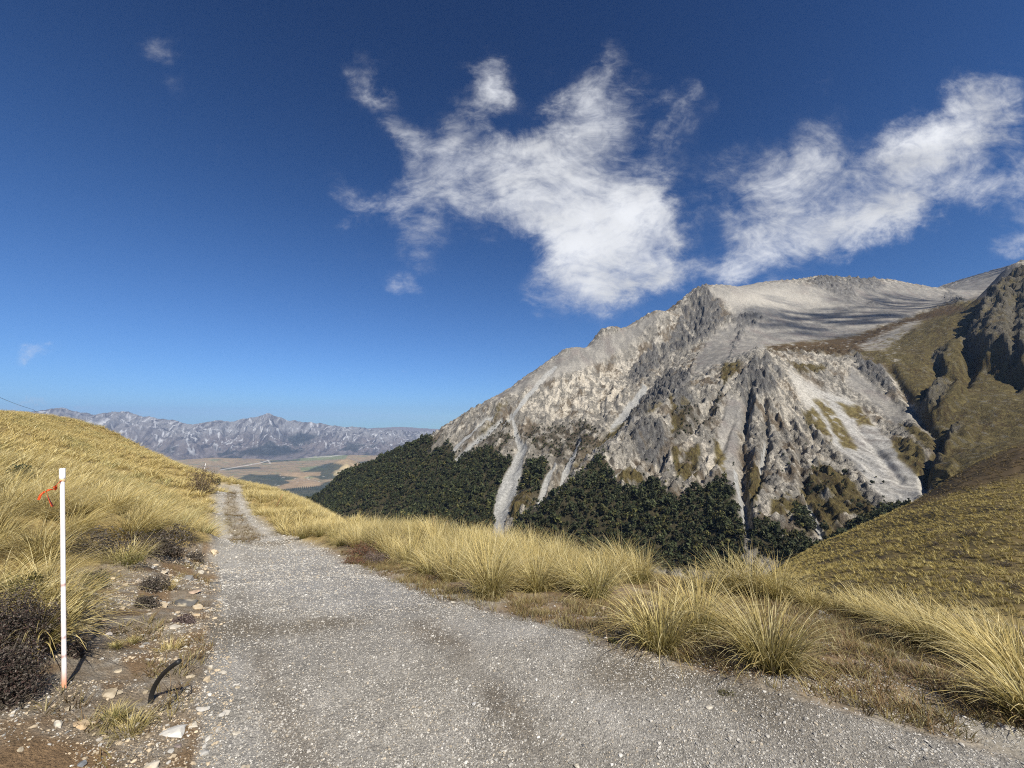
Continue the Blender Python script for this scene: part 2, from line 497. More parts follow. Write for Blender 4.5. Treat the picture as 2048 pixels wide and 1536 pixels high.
def _q(x, y, rmin):
    r = np.maximum(np.hypot(x, y), rmin)
    s = np.maximum(np.hypot(x, y), 1e-6)
    return np.stack([x / s * np.minimum(1, s / rmin), y / s * np.minimum(1, s / rmin), np.log(r)], -1)


near_f = RBF(_q(near_ctrl[:, 0], near_ctrl[:, 1], 1.2), near_ctrl[:, 2], 0.05)

ROAD = [(330, 1700), (372, 1536), (398, 1420), (418, 1310), (430, 1210), (430, 1130), (430, 1080), (421, 1025), (428, 988), (438, 971), (482, 970), (489, 990), (512, 1035), (562, 1066),
        (640, 1095), (700, 1130), (830, 1176), (960, 1214), (1100, 1258), (1200, 1292), (1400, 1345), (1600, 1400), (1850, 1470), (2200, 1560), (3200, 1800), (9000, 9000), (-2000, 9000)]
TRACKGRASS = [(457, 980), (472, 982), (476, 1010), (486, 1035), (530, 1075), (500, 1088), (462, 1084), (452, 1050), (445, 1018)]


def near_z(x, y):
    x = np.atleast_1d(np.asarray(x, float)); y = np.atleast_1d(np.asarray(y, float))
    z = near_f(_q(x, y, 1.2))
    r = np.hypot(x, y)
    u, v = project(x, y, z)
    rd = poly_mask(u, v, ROAD, 12) * (y > 0.3) + ((y <= 0.3) & (np.abs(x) < 3))
    off = np.clip(1 - rd, 0, 1)
    z = z + off * (0.05 * fbm(x / 0.5, y / 0.5, 4, 3) + 0.16 * fbm(x / 2.2, y / 2.2, 3, 5) * sstep(2.5, 9, r))
    z = z + off * sstep(25, 90, r) * 1.1 * fbm(x / 9, y / 9, 4, 9)
    z = z + rd * (0.012 * fbm(x / 0.25, y / 0.25, 3, 11) + 0.03 * fbm(x / 1.3, y / 1.3, 2, 13))
    return z


def hit(u, v, y0=0.9, y1=170.0):
    """first point of the near ground seen at pixel (u, v)"""
    ys = np.exp(np.linspace(math.log(y0), math.log(y1), 260))
    a, b, c = ray(u, v)
    t = ys / b
    X, Z = a * t, CAMZ + c * t
    g = near_z(X, ys)
    k = np.argmax(Z < g)
    if Z[k] >= g[k]:
        k = len(ys) - 1
    lo, hi = ys[max(k - 1, 0)], ys[k]
    yy = np.linspace(lo, hi, 24); t = yy / b
    g = near_z(a * t, yy)
    kk = np.argmax(CAMZ + c * t < g) if (CAMZ + c * t < g).any() else 23
    return np.array([a * t[kk], yy[kk], g[kk]])


th = np.concatenate([np.linspace(-180, -64, 40)[:-1], np.linspace(-64, 64, 1000), np.linspace(64, 180, 40)[1:]]) * math.pi / 180
rr = np.exp(np.linspace(math.log(0.3), math.log(330), 560))
nt_, nr_ = len(th), len(rr)
TH, RR = np.meshgrid(th, rr)
gx, gy = (RR * np.sin(TH)).ravel(), (RR * np.cos(TH)).ravel()
gz = near_z(gx, gy)
gu, gv = project(gx, gy, gz)
gu = np.where(gy > 0.15, gu, 1024 + 8000 * np.sign(gx)); gv = np.where(gy > 0.15, gv, 8000)
idx = np.arange(nt_ * nr_).reshape(nr_, nt_)
GF = np.stack([idx[:-1, :-1], idx[:-1, 1:], idx[1:, 1:], idx[1:, :-1]], -1).reshape(-1, 4)
GV = np.stack([gx, gy, gz], -1)
# zones
wob = 10 * fbm(gx / 0.6, gy / 0.6, 4, 21) + 9 * fbm(gx / 3, gy / 3, 3, 22)
jit = np.clip(gv - 850, 20, 400) / 250
wu, wv = gu + wob * jit, gv + 0.6 * wob * jit
road_m = poly_mask(wu, wv, ROAD, 3) * (gy > 0.2) + ((gy <= 0.2) & (np.abs(gx) < 3))
road_m = np.clip(road_m, 0, 1)
mid_m = poly_mask(wu, wv, TRACKGRASS, 6)
n_s = fbm(gx / 0.12, gy / 0.12, 4, 31); n_m = fbm(gx / 0.8, gy / 0.8, 4, 32); n_l = fbm(gx / 6, gy / 6, 4, 33)


def lerp(c0, c1, t):
    return c0 + (np.asarray(c1, float) - c0) * t[:, None]


def base(c):
    return np.broadcast_to(np.array(c, float), (len(gx), 3)).copy()


grav = lerp(lerp(base((.335, .312, .268)), (.41, .388, .345), sstep(-.2, .5, n_m)), (.18, .15, .105), sstep(.05, .5, fbm(gx / 1.7, gy / 1.7, 3, 40)) * .75)
# wheel-polished brown lines and pale loose gravel
worn = np.exp(-line_dist(gu, gv, [(640, 1140, 22), (760, 1200, 28), (900, 1290, 34), (1000, 1400, 42), (1120, 1560, 60)]) ** 2)
worn2 = np.exp(-line_dist(gu, gv, [(480, 1200, 24), (560, 1400, 50), (620, 1560, 70)]) ** 2)
grav = lerp(grav, (.17, .135, .09), np.clip((worn * .7 + worn2 * .5) * sstep(-.35, .25, n_m), 0, 1))
grav = lerp(grav, (.34, .335, .32), poly_mask(wu, wv, [(430, 1110), (640, 1095), (760, 1150), (900, 1205), (760, 1240), (520, 1180), (435, 1160)], 30) * .6)
grav = lerp(grav, (.28, .24, .175), mid_m * sstep(-.4, .2, n_m))
verge = lerp(lerp(base((.20, .14, .085)), (.26, .21, .13), sstep(-.3, .4, n_m)), (.24, .22, .18), sstep(0.0, .5, n_s) * .5)
bank = lerp(lerp(base((.27, .215, .15)), (.34, .30, .24), sstep(-.2, .45, n_s)), (.24, .165, .095), sstep(.05, .3, fbm(gx / .45, gy / .45, 3, 50)))
for P in ([(150, 1195), (215, 1168), (238, 1190), (185, 1218), (150, 1218)], [(235, 1312), (315, 1300), (325, 1332), (270, 1352)], [(-60, 1500), (120, 1480), (215, 1500), (225, 1545), (-60, 1560)],
          [(318, 1122), (384, 1130), (384, 1152), (335, 1152)], [(280, 1180), (350, 1185), (340, 1215), (275, 1200)]):
    bank = lerp(bank, (.25, .165, .09), poly_mask(wu, wv, P, 8) * .9)
hillc = lerp(lerp(base((.26, .19, .075)), (.34, .26, .11), sstep(-.3, .4, n_m)), (.13, .105, .045), sstep(.1, .5, n_l) * .6)
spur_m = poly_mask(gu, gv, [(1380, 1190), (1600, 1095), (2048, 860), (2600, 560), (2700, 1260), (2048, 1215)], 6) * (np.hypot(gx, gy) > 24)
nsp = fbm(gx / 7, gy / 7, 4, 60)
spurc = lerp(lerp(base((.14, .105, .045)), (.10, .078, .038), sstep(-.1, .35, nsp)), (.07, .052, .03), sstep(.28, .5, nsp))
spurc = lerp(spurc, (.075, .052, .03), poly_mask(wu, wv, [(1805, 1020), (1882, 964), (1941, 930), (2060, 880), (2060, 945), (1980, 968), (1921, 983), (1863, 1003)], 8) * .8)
hill_m = ((gx < 0) & (gu < 425) & (gy > 0)).astype(float)
bank_m = poly_mask(wu, wv, [(-200, 1290), (90, 1210), (150, 1140), (300, 1105), (400, 1090), (440, 1080), (470, 1400), (420, 1800), (-900, 1800), (-900, 1400)], 8)
gcol = lerp(verge, hillc, np.clip(sstep(9, 22, np.hypot(gx, gy)) + hill_m * (1 - bank_m), 0, 1))
gcol = lerp(gcol, bank, bank_m)
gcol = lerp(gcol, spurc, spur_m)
gcol = lerp(gcol, (.30, .285, .25), poly_mask(wu, wv, [(700, 1140), (960, 1222), (1200, 1300), (1600, 1410), (2100, 1530), (2100, 1470), (1600, 1345), (1300, 1290), (960, 1195), (720, 1125)], 25) * sstep(-.25, .35, n_m) * .8)
road_s = np.clip(poly_mask(gu + 1.6 * wob * jit, gv + wob * jit, ROAD, 16) * (gy > 0.2) + ((gy <= 0.2) & (np.abs(gx) < 3)), 0, 1)
gcol = gcol + (grav - gcol) * road_s[:, None]
gcol = np.clip(gcol, .01, .8)
rock = np.clip(road_m * .9 + bank_m * .8 + .35, 0, 1)
m_near = terrain_mat('ground_soil', [95.0, 18.0, 2.2], [.42, .25, .15], 60.0, 0.03)
fr = road_m[GF].mean(1) > .5
fh = (hill_m[GF].mean(1) > .5) & (bank_m[GF].mean(1) < .5) & ~fr
fs = (spur_m[GF].mean(1) > .5) & ~fr & ~fh
at_d = {'rock': rock}
for nm, keep in (('road', fr), ('hill', fh), ('hillside', fs), ('ground', ~(fr | fh | fs))):
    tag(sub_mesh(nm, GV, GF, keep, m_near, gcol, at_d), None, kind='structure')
# ------------------------------------------------------------------ scree mountain across the valley
mc = [
    # left skyline ridge and the crest to the saddle
    (615, 1003, 960), (690, 944, 900), (770, 913, 870), (815, 893, 860), (850, 876, 850), (900, 846, 850), (960, 808, 860), (1050, 755, 930), (1150, 695, 1000), (1230, 665, 1060), (1320, 625, 1140),
    (1380, 587, 1210), (1410, 572, 1250), (1450, 570, 1300), (1560, 563, 1420), (1640, 554, 1490), (1700, 557, 1500), (1790, 563, 1540), (1850, 572, 1570), (1890, 578, 1600),
    # far shoulder right of the saddle
    (1925, 562, 1850), (1960, 548, 1900), (2048, 523, 1900), (2150, 500, 1900),
    # foot of the slope along the stream
    (640, 1060, 620), (700, 1070, 560), (780, 1075, 520), (900, 1080, 470), (1000, 1080, 445), (1100, 1095, 420), (1200, 1105, 395), (1300, 1115, 370), (1400, 1125, 350), (1500, 1130, 330), (1570, 1120, 325),
    (1650, 1085, 345), (1740, 1042, 385), (1800, 1010, 410), (1850, 972, 435), (1885, 890, 490),
    # left face
    (760, 990, 690), (850, 960, 700), (900, 1000, 580), (950, 930, 650), (960, 870, 740), (1000, 960, 575), (1050, 860, 720), (1050, 930, 590), (1100, 780, 860), (1100, 870, 690), (1150, 800, 830), (1150, 880, 660),
    (1200, 740, 960), (1200, 830, 760), (1250, 700, 1040), (1280, 760, 920), (1330, 690, 1060), (1300, 660, 1100), (1380, 640, 1140), (1040, 990, 530),
    # gully between the left face and the lower spur
    (1330, 748, 850), (1270, 805, 745), (1235, 845, 665), (1190, 890, 600), (1140, 935, 545), (1090, 980, 500), (1050, 1020, 470),
    # lower spur: crest, knob and eroded fan
    (1440, 728, 760), (1390, 765, 690), (1330, 808, 620), (1270, 850, 570), (1220, 890, 530), (1170, 940, 490), (1110, 1000, 450), (1510, 704, 720), (1475, 718, 730),
    (1420, 830, 600), (1380, 900, 520), (1450, 900, 530), (1300, 930, 500), (1250, 1000, 440), (1400, 990, 430), (1510, 780, 640), (1510, 880, 540), (1500, 980, 430), (1500, 1060, 360),
    (1600, 780, 660), (1600, 880, 550), (1600, 980, 440), (1620, 1050, 370), (1700, 850, 600), (1700, 950, 480), (1760, 900, 540), (1780, 980, 440), (1800, 850, 590), (1830, 930, 470), (1840, 890, 500),
    (1590, 722, 760), (1680, 725, 760), (1740, 765, 700), (1690, 790, 670), (1800, 810, 630),
    # bench and upper cirque
    (1540, 698, 830), (1600, 695, 900), (1680, 692, 920), (1720, 690, 920), (1500, 697, 840), (1450, 700, 900), (1500, 640, 1090), (1600, 640, 1130), (1700, 640, 1130), (1600, 600, 1290), (1750, 600, 1340), (1800, 640, 1100),
    (1850, 615, 1260), (1880, 600, 1420), (1450, 640, 1100), (1760, 665, 1000),
    # right-hand slope
    (1870, 850, 545), (1860, 800, 595), (1830, 760, 665), (1780, 720, 750), (1950, 850, 520), (1900, 900, 470), (1950, 930, 410), (2060, 890, 420), (2060, 800, 540), (1950, 780, 625), (1900, 740, 690), (1850, 710, 745),
    (2060, 700, 680), (1980, 700, 720), (1900, 680, 800), (2060, 620, 800), (1980, 640, 810), (1930, 640, 840), (2060, 546, 900), (2000, 592, 880), (1950, 616, 880), (1880, 640, 930), (1800, 660, 965),
    (1900, 960, 400), (2060, 930, 350), (2200, 900, 410), (2200, 700, 660), (2250, 470, 930), (2350, 800, 540), (2400, 500, 880), (2400, 950, 330), (2000, 610, 1000), (1950, 632, 1000), (2060, 575, 1020),
]
mc = [tuple(at(*c)) for c in mc]
mc += [  # backs of the ridges, valley floor and far ground
    (330, 1600, 200), (150, 1300, 30), (0, 1200, -120), (-120, 1150, -240), (500, 1550, 380), (600, 1700, 430), (800, 1850, 430), (950, 1900, 430), (1150, 1900, 420), tuple(at(1790, 592, 1400)), tuple(at(1850, 600, 1380)), tuple(at(1890, 594, 1460)), tuple(at(1830, 588, 1470)), tuple(at(1930, 590, 1500)), tuple(at(1320, 665, 1320)), tuple(at(1230, 700, 1270)), tuple(at(1150, 740, 1200)), tuple(at(1150, 716, 1080)), tuple(at(645, 1000, 860)), tuple(at(620, 1020, 870)), tuple(at(735, 945, 820)), tuple(at(700, 970, 790)), tuple(at(580, 1050, 880)), tuple(at(800, 935, 770)),  tuple(at(1050, 800, 1100)), tuple(at(1700, 610, 1850)), tuple(at(1790, 606, 1780)), tuple(at(1850, 606, 1780)), tuple(at(1890, 598, 1760)), tuple(at(1925, 600, 2300)), tuple(at(1990, 590, 2300)), tuple(at(2048, 580, 2300)), tuple(at(2200, 560, 2300)), (1500, 2600, 500),
    (800, 2400, 200), (300, 2300, -100), (-300, 1500, -420), (-300, 1000, -330), (-450, 700, -280), (-250, 600, -230), (-600, 1200, -450), (-900, 2000, -700), (-300, 2200, -650),
    (-1500, 1500, -700), (-1300, 800, -500), (-800, 500, -320), (-300, 300, -170), (-100, 320, -150), (0, 300, -150), (100, 290, -140), (170, 260, -115), (240, 260, -98), (330, 200, -60), (-180, 400, -190),
    (-2300, 900, -740), (-700, 3300, -780), (-1600, 3200, -780), (-2700, 2500, -780), (0, 3600, -760), (-1200, 2400, -745), (-500, 1700, -520), (1250, 900, 230), (1400, 700, 250), (1700, 1000, 400), (900, 400, 60), (2200, 700, 300),
]
mc = np.array(mc)


def _mq(x, y):
    r = np.hypot(x, y)
    return np.stack([np.arctan2(x, y), np.log(r)], -1)


mtn_f = RBF(_mq(mc[:, 0], mc[:, 1]), mc[:, 2], 0.035)
mth_ = np.linspace(-66, 68, 1250) * math.pi / 180
mrr = np.exp(np.linspace(math.log(255), math.log(3700), 720))
TH, RR = np.meshgrid(mth_, mrr)
mx, my = (RR * np.sin(TH)).ravel(), (RR * np.cos(TH)).ravel()
mz = mtn_f(_mq(mx, my))
mu, mv = project(mx, my, mz)
wn1 = fbm(mx / 22, my / 22, 4, 71); wn2 = fbm(mx / 70, my / 70, 4, 72)
wu = mu + 9 * wn1 + 8 * wn2; wv = mv + 7 * fbm(mx / 20, my / 20, 4, 73)


def pm(pts, soft=4):
    return poly_mask(wu, wv, pts, soft)


def pmany(ps, soft=4):
    t = np.zeros(len(mx))
    for p in ps: t = np.maximum(t, pm(p, soft))
    return t


forest_polys = [
    [(560, 1010), (600, 985), (690, 925), (770, 898), (815, 878), (850, 866), (864, 880), (852, 905), (872, 903), (900, 885), (912, 905), (930, 905), (950, 898), (965, 893), (985, 893), (1000, 915), (1028, 920), (1020, 940), (1011, 965), (1002, 990), (996, 1010), (990, 1065), (900, 1090), (600, 1080)],
    [(1030, 965), (1040, 930), (1060, 913), (1085, 915), (1097, 935), (1085, 965), (1072, 985), (1050, 988), (1032, 975)],
    [(1015, 1075), (1030, 1045), (1085, 1005), (1150, 962), (1180, 930), (1200, 905), (1218, 935), (1241, 975), (1275, 975), (1300, 960), (1324, 980), (1341, 1000), (1366, 1004), (1382, 984), (1424, 968), (1448, 962), (1465, 988), (1478, 1020), (1487, 1050), (1492, 1140), (1300, 1140), (1100, 1120)],
    [(1500, 1045), (1515, 1035), (1530, 1045), (1555, 1050), (1565, 1085), (1560, 1110), (1500, 1100)],
    [(1585, 1022), (1600, 1008), (1622, 1015), (1634, 1040), (1620, 1058), (1592, 1050)],
    [(1548, 1130), (1555, 1075), (1600, 1062), (1620, 1085), (1610, 1130)],
    [(1600, 1130), (1612, 1095), (1650, 1072), (1700, 1048), (1760, 1026), (1800, 1012), (1818, 1020), (1800, 1060), (1680, 1130)],
]
scree_polys = [
    [(1330, 802), (1360, 777), (1395, 747), (1430, 715), (1470, 698), (1505, 692), (1490, 706), (1445, 724), (1400, 747), (1372, 770), (1320, 812), (1262, 852), (1215, 887), (1232, 866), (1278, 838)],
    [(1410, 572), (1560, 563), (1640, 570), (1790, 563), (1890, 580), (1905, 600), (1840, 625), (1780, 645), (1730, 668), (1700, 690), (1620, 692), (1540, 695), (1495, 705), (1440, 722), (1385, 750), (1400, 700), (1440, 660), (1480, 640), (1440, 600)],
    [(1575, 740), (1650, 780), (1710, 800), (1765, 865), (1805, 905), (1860, 962), (1848, 988), (1800, 1014), (1768, 1008), (1700, 925), (1640, 855), (1595, 790)],
    [(1140, 697), (1240, 660), (1330, 620), (1300, 650), (1250, 700), (1180, 730), (1080, 770), (1000, 800), (960, 812)],
    [(1700, 735), (1750, 770), (1800, 815), (1830, 835), (1790, 850), (1730, 800), (1690, 770)],
    [(1715, 690), (1760, 668), (1830, 640), (1845, 645), (1800, 675), (1770, 700), (1730, 702)],
    [(1895, 575), (1960, 548), (2100, 515), (2060, 560), (1990, 590), (1930, 605)],
    [(1460, 790), (1490, 800), (1480, 860), (1475, 930), (1495, 1010), (1497, 1055), (1480, 1030), (1455, 960), (1430, 905), (1440, 850)],
]
pale_polys = [
    [(1545, 735), (1590, 730), (1640, 800), (1600, 830), (1660, 900), (1640, 930), (1580, 860), (1555, 800)],
    [(1520, 703), (1600, 705), (1660, 700), (1690, 715), (1690, 735), (1640, 730), (1560, 728)],
    [(1430, 590), (1560, 572), (1640, 590), (1660, 610), (1560, 618), (1450, 612)],
    [(1360, 870), (1440, 880), (1440, 960), (1370, 985), (1300, 940)],
    [(1080, 760), (1240, 720), (1270, 760), (1230, 830), (1120, 840), (1040, 825)],
]
crag_polys = [
    [(1618, 565), (1640, 549), (1682, 556), (1704, 575), (1714, 595), (1682, 592), (1650, 580)], [(1690, 555), (1740, 556), (1775, 570), (1740, 582), (1700, 572)], [(1468, 642), (1500, 623), (1530, 637), (1500, 652)],
    [(1385, 590), (1412, 572), (1438, 605), (1450, 635), (1430, 668), (1385, 690), (1345, 700), (1320, 730), (1330, 690), (1360, 640)], [(1300, 690), (1340, 680), (1320, 730), (1270, 770), (1250, 760)], [(1495, 736), (1511, 702), (1537, 715), (1565, 745), (1548, 780), (1520, 790), (1488, 800), (1470, 775)],
    [(1733, 612), (1745, 602), (1756, 612)], [(1885, 600), (1900, 580), (1930, 598), (1915, 606)],
    [(1925, 700), (1950, 640), (1975, 606), (2000, 588), (2070, 536), (2070, 770), (2035, 760), (1990, 735), (1950, 720)], [(1872, 735), (1868, 705), (1892, 695), (1890, 728)], [(1840, 800), (1875, 768), (1903, 762), (1900, 785), (1878, 820), (1826, 826)],
    [(1345, 782), (1375, 772), (1392, 800), (1350, 832)], [(1262, 850), (1300, 835), (1322, 850), (1340, 880), (1345, 915), (1310, 925), (1268, 905)], [(1325, 740), (1385, 745), (1370, 775), (1310, 815), (1262, 850), (1250, 835)], [(1900, 860), (1920, 840), (1935, 860), (1900, 895), (1870, 900)], [(1850, 925), (1880, 900), (1885, 930), (1860, 945)],
    [(1460, 715), (1480, 640), (1500, 640)],
    [(1700, 700), (1770, 740), (1800, 790), (1760, 770), (1720, 740)],
]
tuss_polys = [
    [(1530, 693), (1600, 684), (1640, 680), (1700, 673), (1730, 663), (1780, 648), (1900, 606), (1935, 620), (1800, 652), (1760, 682), (1720, 702), (1690, 714), (1640, 706), (1580, 704), (1540, 702)],
    [(1440, 757), (1450, 730), (1480, 720), (1487, 735), (1467, 752), (1450, 770)],
    [(1690, 704), (1760, 680), (1860, 632), (1960, 580), (2060, 535), (2400, 400), (2400, 1000), (2048, 960), (1950, 985), (1868, 985), (1856, 960), (1842, 930), (1880, 885), (1850, 845), (1832, 812), (1812, 772), (1772, 732)],
    [(1600, 825), (1625, 818), (1652, 850), (1668, 882), (1640, 862), (1615, 850)], [(1625, 797), (1660, 808), (1692, 860), (1718, 902), (1690, 892), (1660, 852)], [(1675, 806), (1720, 813), (1748, 852), (1718, 850)],
    [(1778, 878), (1800, 873), (1842, 890), (1856, 935), (1842, 952), (1800, 922)], [(1798, 848), (1850, 858), (1887, 885), (1872, 902), (1830, 882)], [(1580, 724), (1600, 728), (1652, 735), (1640, 746), (1600, 745)],
    [(1493, 925), (1515, 930), (1527, 950), (1517, 1000), (1500, 1012), (1490, 962)], [(1425, 880), (1442, 895), (1455, 940), (1430, 930)], [(1338, 790), (1378, 798), (1362, 850), (1343, 862)], [(1240, 835), (1290, 810), (1330, 790), (1320, 812), (1260, 845), (1200, 885), (1150, 930), (1100, 985), (1075, 1000), (1130, 940), (1190, 880)],
    [(1700, 955), (1740, 1000), (1760, 1022), (1700, 1055), (1650, 1075), (1640, 1030), (1600, 970), (1640, 930)], [(1025, 985), (1065, 985), (1075, 1005), (1030, 1040), (1015, 1035)], [(1000, 815), (1015, 805), (985, 845), (960, 870)], [(1345, 905), (1400, 890), (1390, 960), (1350, 960)], [(1255, 925), (1300, 960), (1260, 970), (1235, 950)],
    [(1540, 1000), (1580, 985), (1610, 1010), (1580, 1025), (1545, 1030)],
]
shrub_polys = [[(985, 840), (1010, 838), (1030, 868), (1000, 900), (972, 885)], [(955, 876), (975, 858), (987, 870), (960, 888)], [(1100, 845), (1180, 850), (1200, 870), (1150, 920), (1100, 900), (1060, 890), (1040, 860)],
               [(1605, 958), (1640, 942), (1668, 960), (1655, 985), (1620, 985)], [(1690, 1000), (1740, 1005), (1750, 1022), (1710, 1022)], [(1450, 790), (1425, 800), (1400, 850), (1420, 860)], [(1350, 810), (1400, 800), (1390, 850), (1350, 870)]]
chutes = [
    [(1022, 822, 2.5), (1030, 850, 4), (1037, 880, 6.5), (1045, 895, 9.5), (1037, 912, 9), (1032, 932, 14), (1020, 960, 17), (1010, 990, 19), (1000, 1018, 15), (996, 1070, 10)],
    [(1003, 838, 3), (960, 875, 5), (910, 917, 4)], [(985, 835, 2), (930, 878, 4), (908, 900, 3)], [(1160, 878, 2.5), (1145, 905, 5), (1128, 930, 5), (1120, 955, 4)], [(1110, 918, 3), (1095, 950, 5), (1078, 985, 5), (1060, 1000, 3)],
    [(1470, 940, 4), (1480, 985, 6), (1492, 1030, 8), (1497, 1060, 6)], [(1605, 975, 3), (1625, 1020, 5), (1648, 1062, 7)], [(1255, 930, 2), (1225, 955, 3)], [(1290, 770, 4), (1250, 820, 8), (1225, 850, 6)], [(1530, 880, 2), (1515, 960, 3), (1502, 1010, 3)],
    [(1010, 848, 3), (1075, 770, 5), (1110, 735, 4)],
]
# geometry: gullies cut into the slope (photo-measured courses) and ribs between them
ravines = [([(1500, 760, 7), (1496, 800, 8), (1490, 850, 11), (1484, 900, 13), (1486, 960, 10), (1492, 1010, 9), (1497, 1060, 9)], 17), ([(1528, 800, 6), (1532, 850, 8), (1535, 890, 8), (1520, 940, 7), (1506, 990, 7)], 12),
           ([(1572, 830, 7), (1600, 900, 8), (1602, 950, 8), (1615, 1000, 8), (1645, 1062, 8)], 8), ([(1600, 850, 6), (1650, 900, 8), (1700, 960, 8), (1750, 1010, 8)], 6), ([(1720, 860, 8), (1760, 910, 8), (1800, 960, 8)], 4),
           ([(1440, 775, 8), (1400, 840, 9), (1345, 900, 9), (1290, 960, 8)], 7), ([(1470, 830, 7), (1440, 900, 8), (1400, 960, 8)], 5), ([(1330, 745, 10), (1270, 800, 12), (1235, 842, 12), (1180, 895, 10), (1120, 945, 9), (1075, 990, 9)], 14),
           ([(1022, 822, 8), (1037, 880, 10), (1040, 900, 12), (1020, 960, 20), (1000, 1020, 20)], 8), ([(1160, 860, 8), (1128, 930, 9), (1110, 970, 9)], 7), ([(1120, 880, 8), (1095, 950, 9), (1075, 990, 9)], 6), ([(1003, 838, 7), (960, 875, 8), (910, 917, 8)], 7),
           ([(1780, 735, 8), (1815, 790, 9), (1835, 830, 9), (1885, 885, 10), (1850, 950, 9), (1852, 980, 9)], 9), ([(1905, 770, 10), (1870, 820, 10), (1845, 835, 9)], 9), ([(1990, 640, 14), (1960, 700, 14), (1930, 760, 12)], 14), ([(2040, 640, 12), (2030, 700, 12), (2040, 770, 10)], 12), ([(1890, 700, 10), (1870, 750, 10), (1850, 790, 9)], 9)]
f_m = np.clip(pmany(forest_polys, 9) + .0, 0, 1)
ch_m = np.zeros(len(mx))
for c in chutes:
    ch_m = np.maximum(ch_m, sstep(1.15, .75, line_dist(mu + 3 * wn1, mv + 2 * wn1, c)))
f_m = f_m * (1 - ch_m)
sc_m = pmany(scree_polys, 8); pl_m = pmany(pale_polys, 25); cr_m = pmany(crag_polys, 5); tu_m = pmany(tuss_polys, 4); sh_m = pmany(shrub_polys, 7)
hole = fbm(mx / 16, my / 16, 4, 81)
tu_m = tu_m * np.where(mu > 1800, 1, sstep(-.42, -.18, hole)); sh_m = sh_m * sstep(-.25, .1, hole)
crn = ridged(mx / 24, my / 24, 5, 90, .62)
crag = np.clip(cr_m * sstep(.30, .52, crn) + cr_m * .25, 0, 1)
cut = np.zeros(len(mx))
for pts, d in ravines:
    cut = cut + d * np.exp(-line_dist(mu + 4 * wn1, mv + 3 * wn1, pts) ** 2)
loc = np.hypot(mx, my)
# radial ribs of the eroded fan below the knob, slope ribs of the left face
kx, ky, kz = at(1510, 704, 720)
ang = np.arctan2(mx - kx, -(my - ky)); rk = np.hypot(mx - kx, my - ky)
fan = poly_mask(mu, mv, [(1510, 705), (1330, 800), (1150, 960), (1180, 1140), (1650, 1140), (1860, 980), (1700, 760)], 30)
_r0 = lambda a: a - a.mean()
ribs = _r0(ridged(ang * 7 + wn2 * .5, rk / 260, 3, 101)) * np.minimum(rk / 12, 15) + _r0(ridged(ang * 19 + wn1 * .5, rk / 110, 4, 102)) * np.minimum(rk / 28, 7)
face = poly_mask(mu, mv, [(860, 870), (960, 808), (1150, 695), (1320, 625), (1410, 572), (1430, 640), (1330, 745), (1230, 845), (1080, 1000), (640, 1060), (620, 1000)], 25)
ca = mx * .95 - my * .31; al_ = mx * .31 + my * .95
fribs = _r0(ridged(ca / 60 + wn2 * .6, al_ / 420, 4, 111)) * 17 + _r0(ridged(ca / 19 + wn1 * .5, al_ / 90, 4, 112)) * 6.5
slope2 = poly_mask(mu, mv, [(1690, 700), (1860, 630), (1960, 600), (2048, 540), (2600, 300), (2600, 1100), (1880, 985), (1840, 830)], 25)
cb = mx * .55 - my * .83; cl = mx * .83 + my * .55
sribs = _r0(ridged(cb / 90 + wn2 * .5, cl / 260, 4, 121)) * 6.5 + _r0(ridged(cb / 30, cl / 80, 3, 122)) * 1.6
smooth = np.clip(sc_m + ch_m, 0, 1) * .93
sky_keep = np.ones(len(mx))
dz = ribs * fan + fribs * face + sribs * slope2
dz = dz * (1 - .75 * smooth) * (1 - .35 * f_m)
dz = dz + 2.2 * fbm(mx / 24, my / 24, 5, 131, .6) * (1 - .7 * smooth) + cr_m * (crn - .4) * (19 - 8 * slope2) * np.clip(loc / 1000, .55, 1.15) + crag * 7 * (ridged(mx / 11, my / 11, 3, 133) - .4)
w1a, w2a = worley(mx / 17 + .4 * wn1, my / 17 + .4 * wn1, 135)
w1b, w2b = worley(mx / 8 + .3 * wn1, my / 8, 136)
frac = _r0(w2a - w1a) * 9 + _r0(w2b - w1b) * 3.5
cliff = poly_mask(wu + 6 * wn1, wv + 8 * hole, [(1942, 700), (1965, 640), (1990, 606), (2010, 590), (2090, 530), (2400, 500), (2400, 800), (2048, 775), (2020, 752), (1975, 735)], 17) * 52 + poly_mask(wu + 6 * wn1, wv + 8 * hole, [(1880, 742), (1880, 705), (1897, 696), (1930, 690), (1930, 740), (1915, 760)], 9) * 20 + poly_mask(wu + 6 * wn1, wv + 8 * hole, [(1850, 805), (1882, 770), (1920, 762), (1930, 790), (1890, 835), (1850, 840)], 8) * 14 + poly_mask(wu + 6 * wn1, wv + 8 * hole, [(1885, 900), (1912, 850), (1950, 855), (1940, 890)], 7) * 10 + poly_mask(wu + 6 * wn1, wv + 8 * hole, [(1868, 950), (1885, 915), (1915, 925), (1900, 960)], 6) * 8
rough_r = np.clip(1 - smooth - f_m, 0, 1)
dz = dz + rough_r * (1 - .7 * slope2) * _r0(ridged(mx / 17 + wn1, my / 17, 5, 134, .62)) * (5.0 - 2.5 * face)
dz = dz + frac * np.clip(rough_r * (1 - .85 * slope2 - .5 * face) + crag, 0, 1) + cliff
dz = dz - cut * 1.0
dz = dz * sstep(.18, .1, np.abs(mth_[None, :].repeat(len(mrr), 0).ravel()) - 1.1)
MZ = mz + dz


# colours: what each piece of slope is made of
def C(c): return np.broadcast_to(np.array(c, float), (len(mx), 3)).copy()


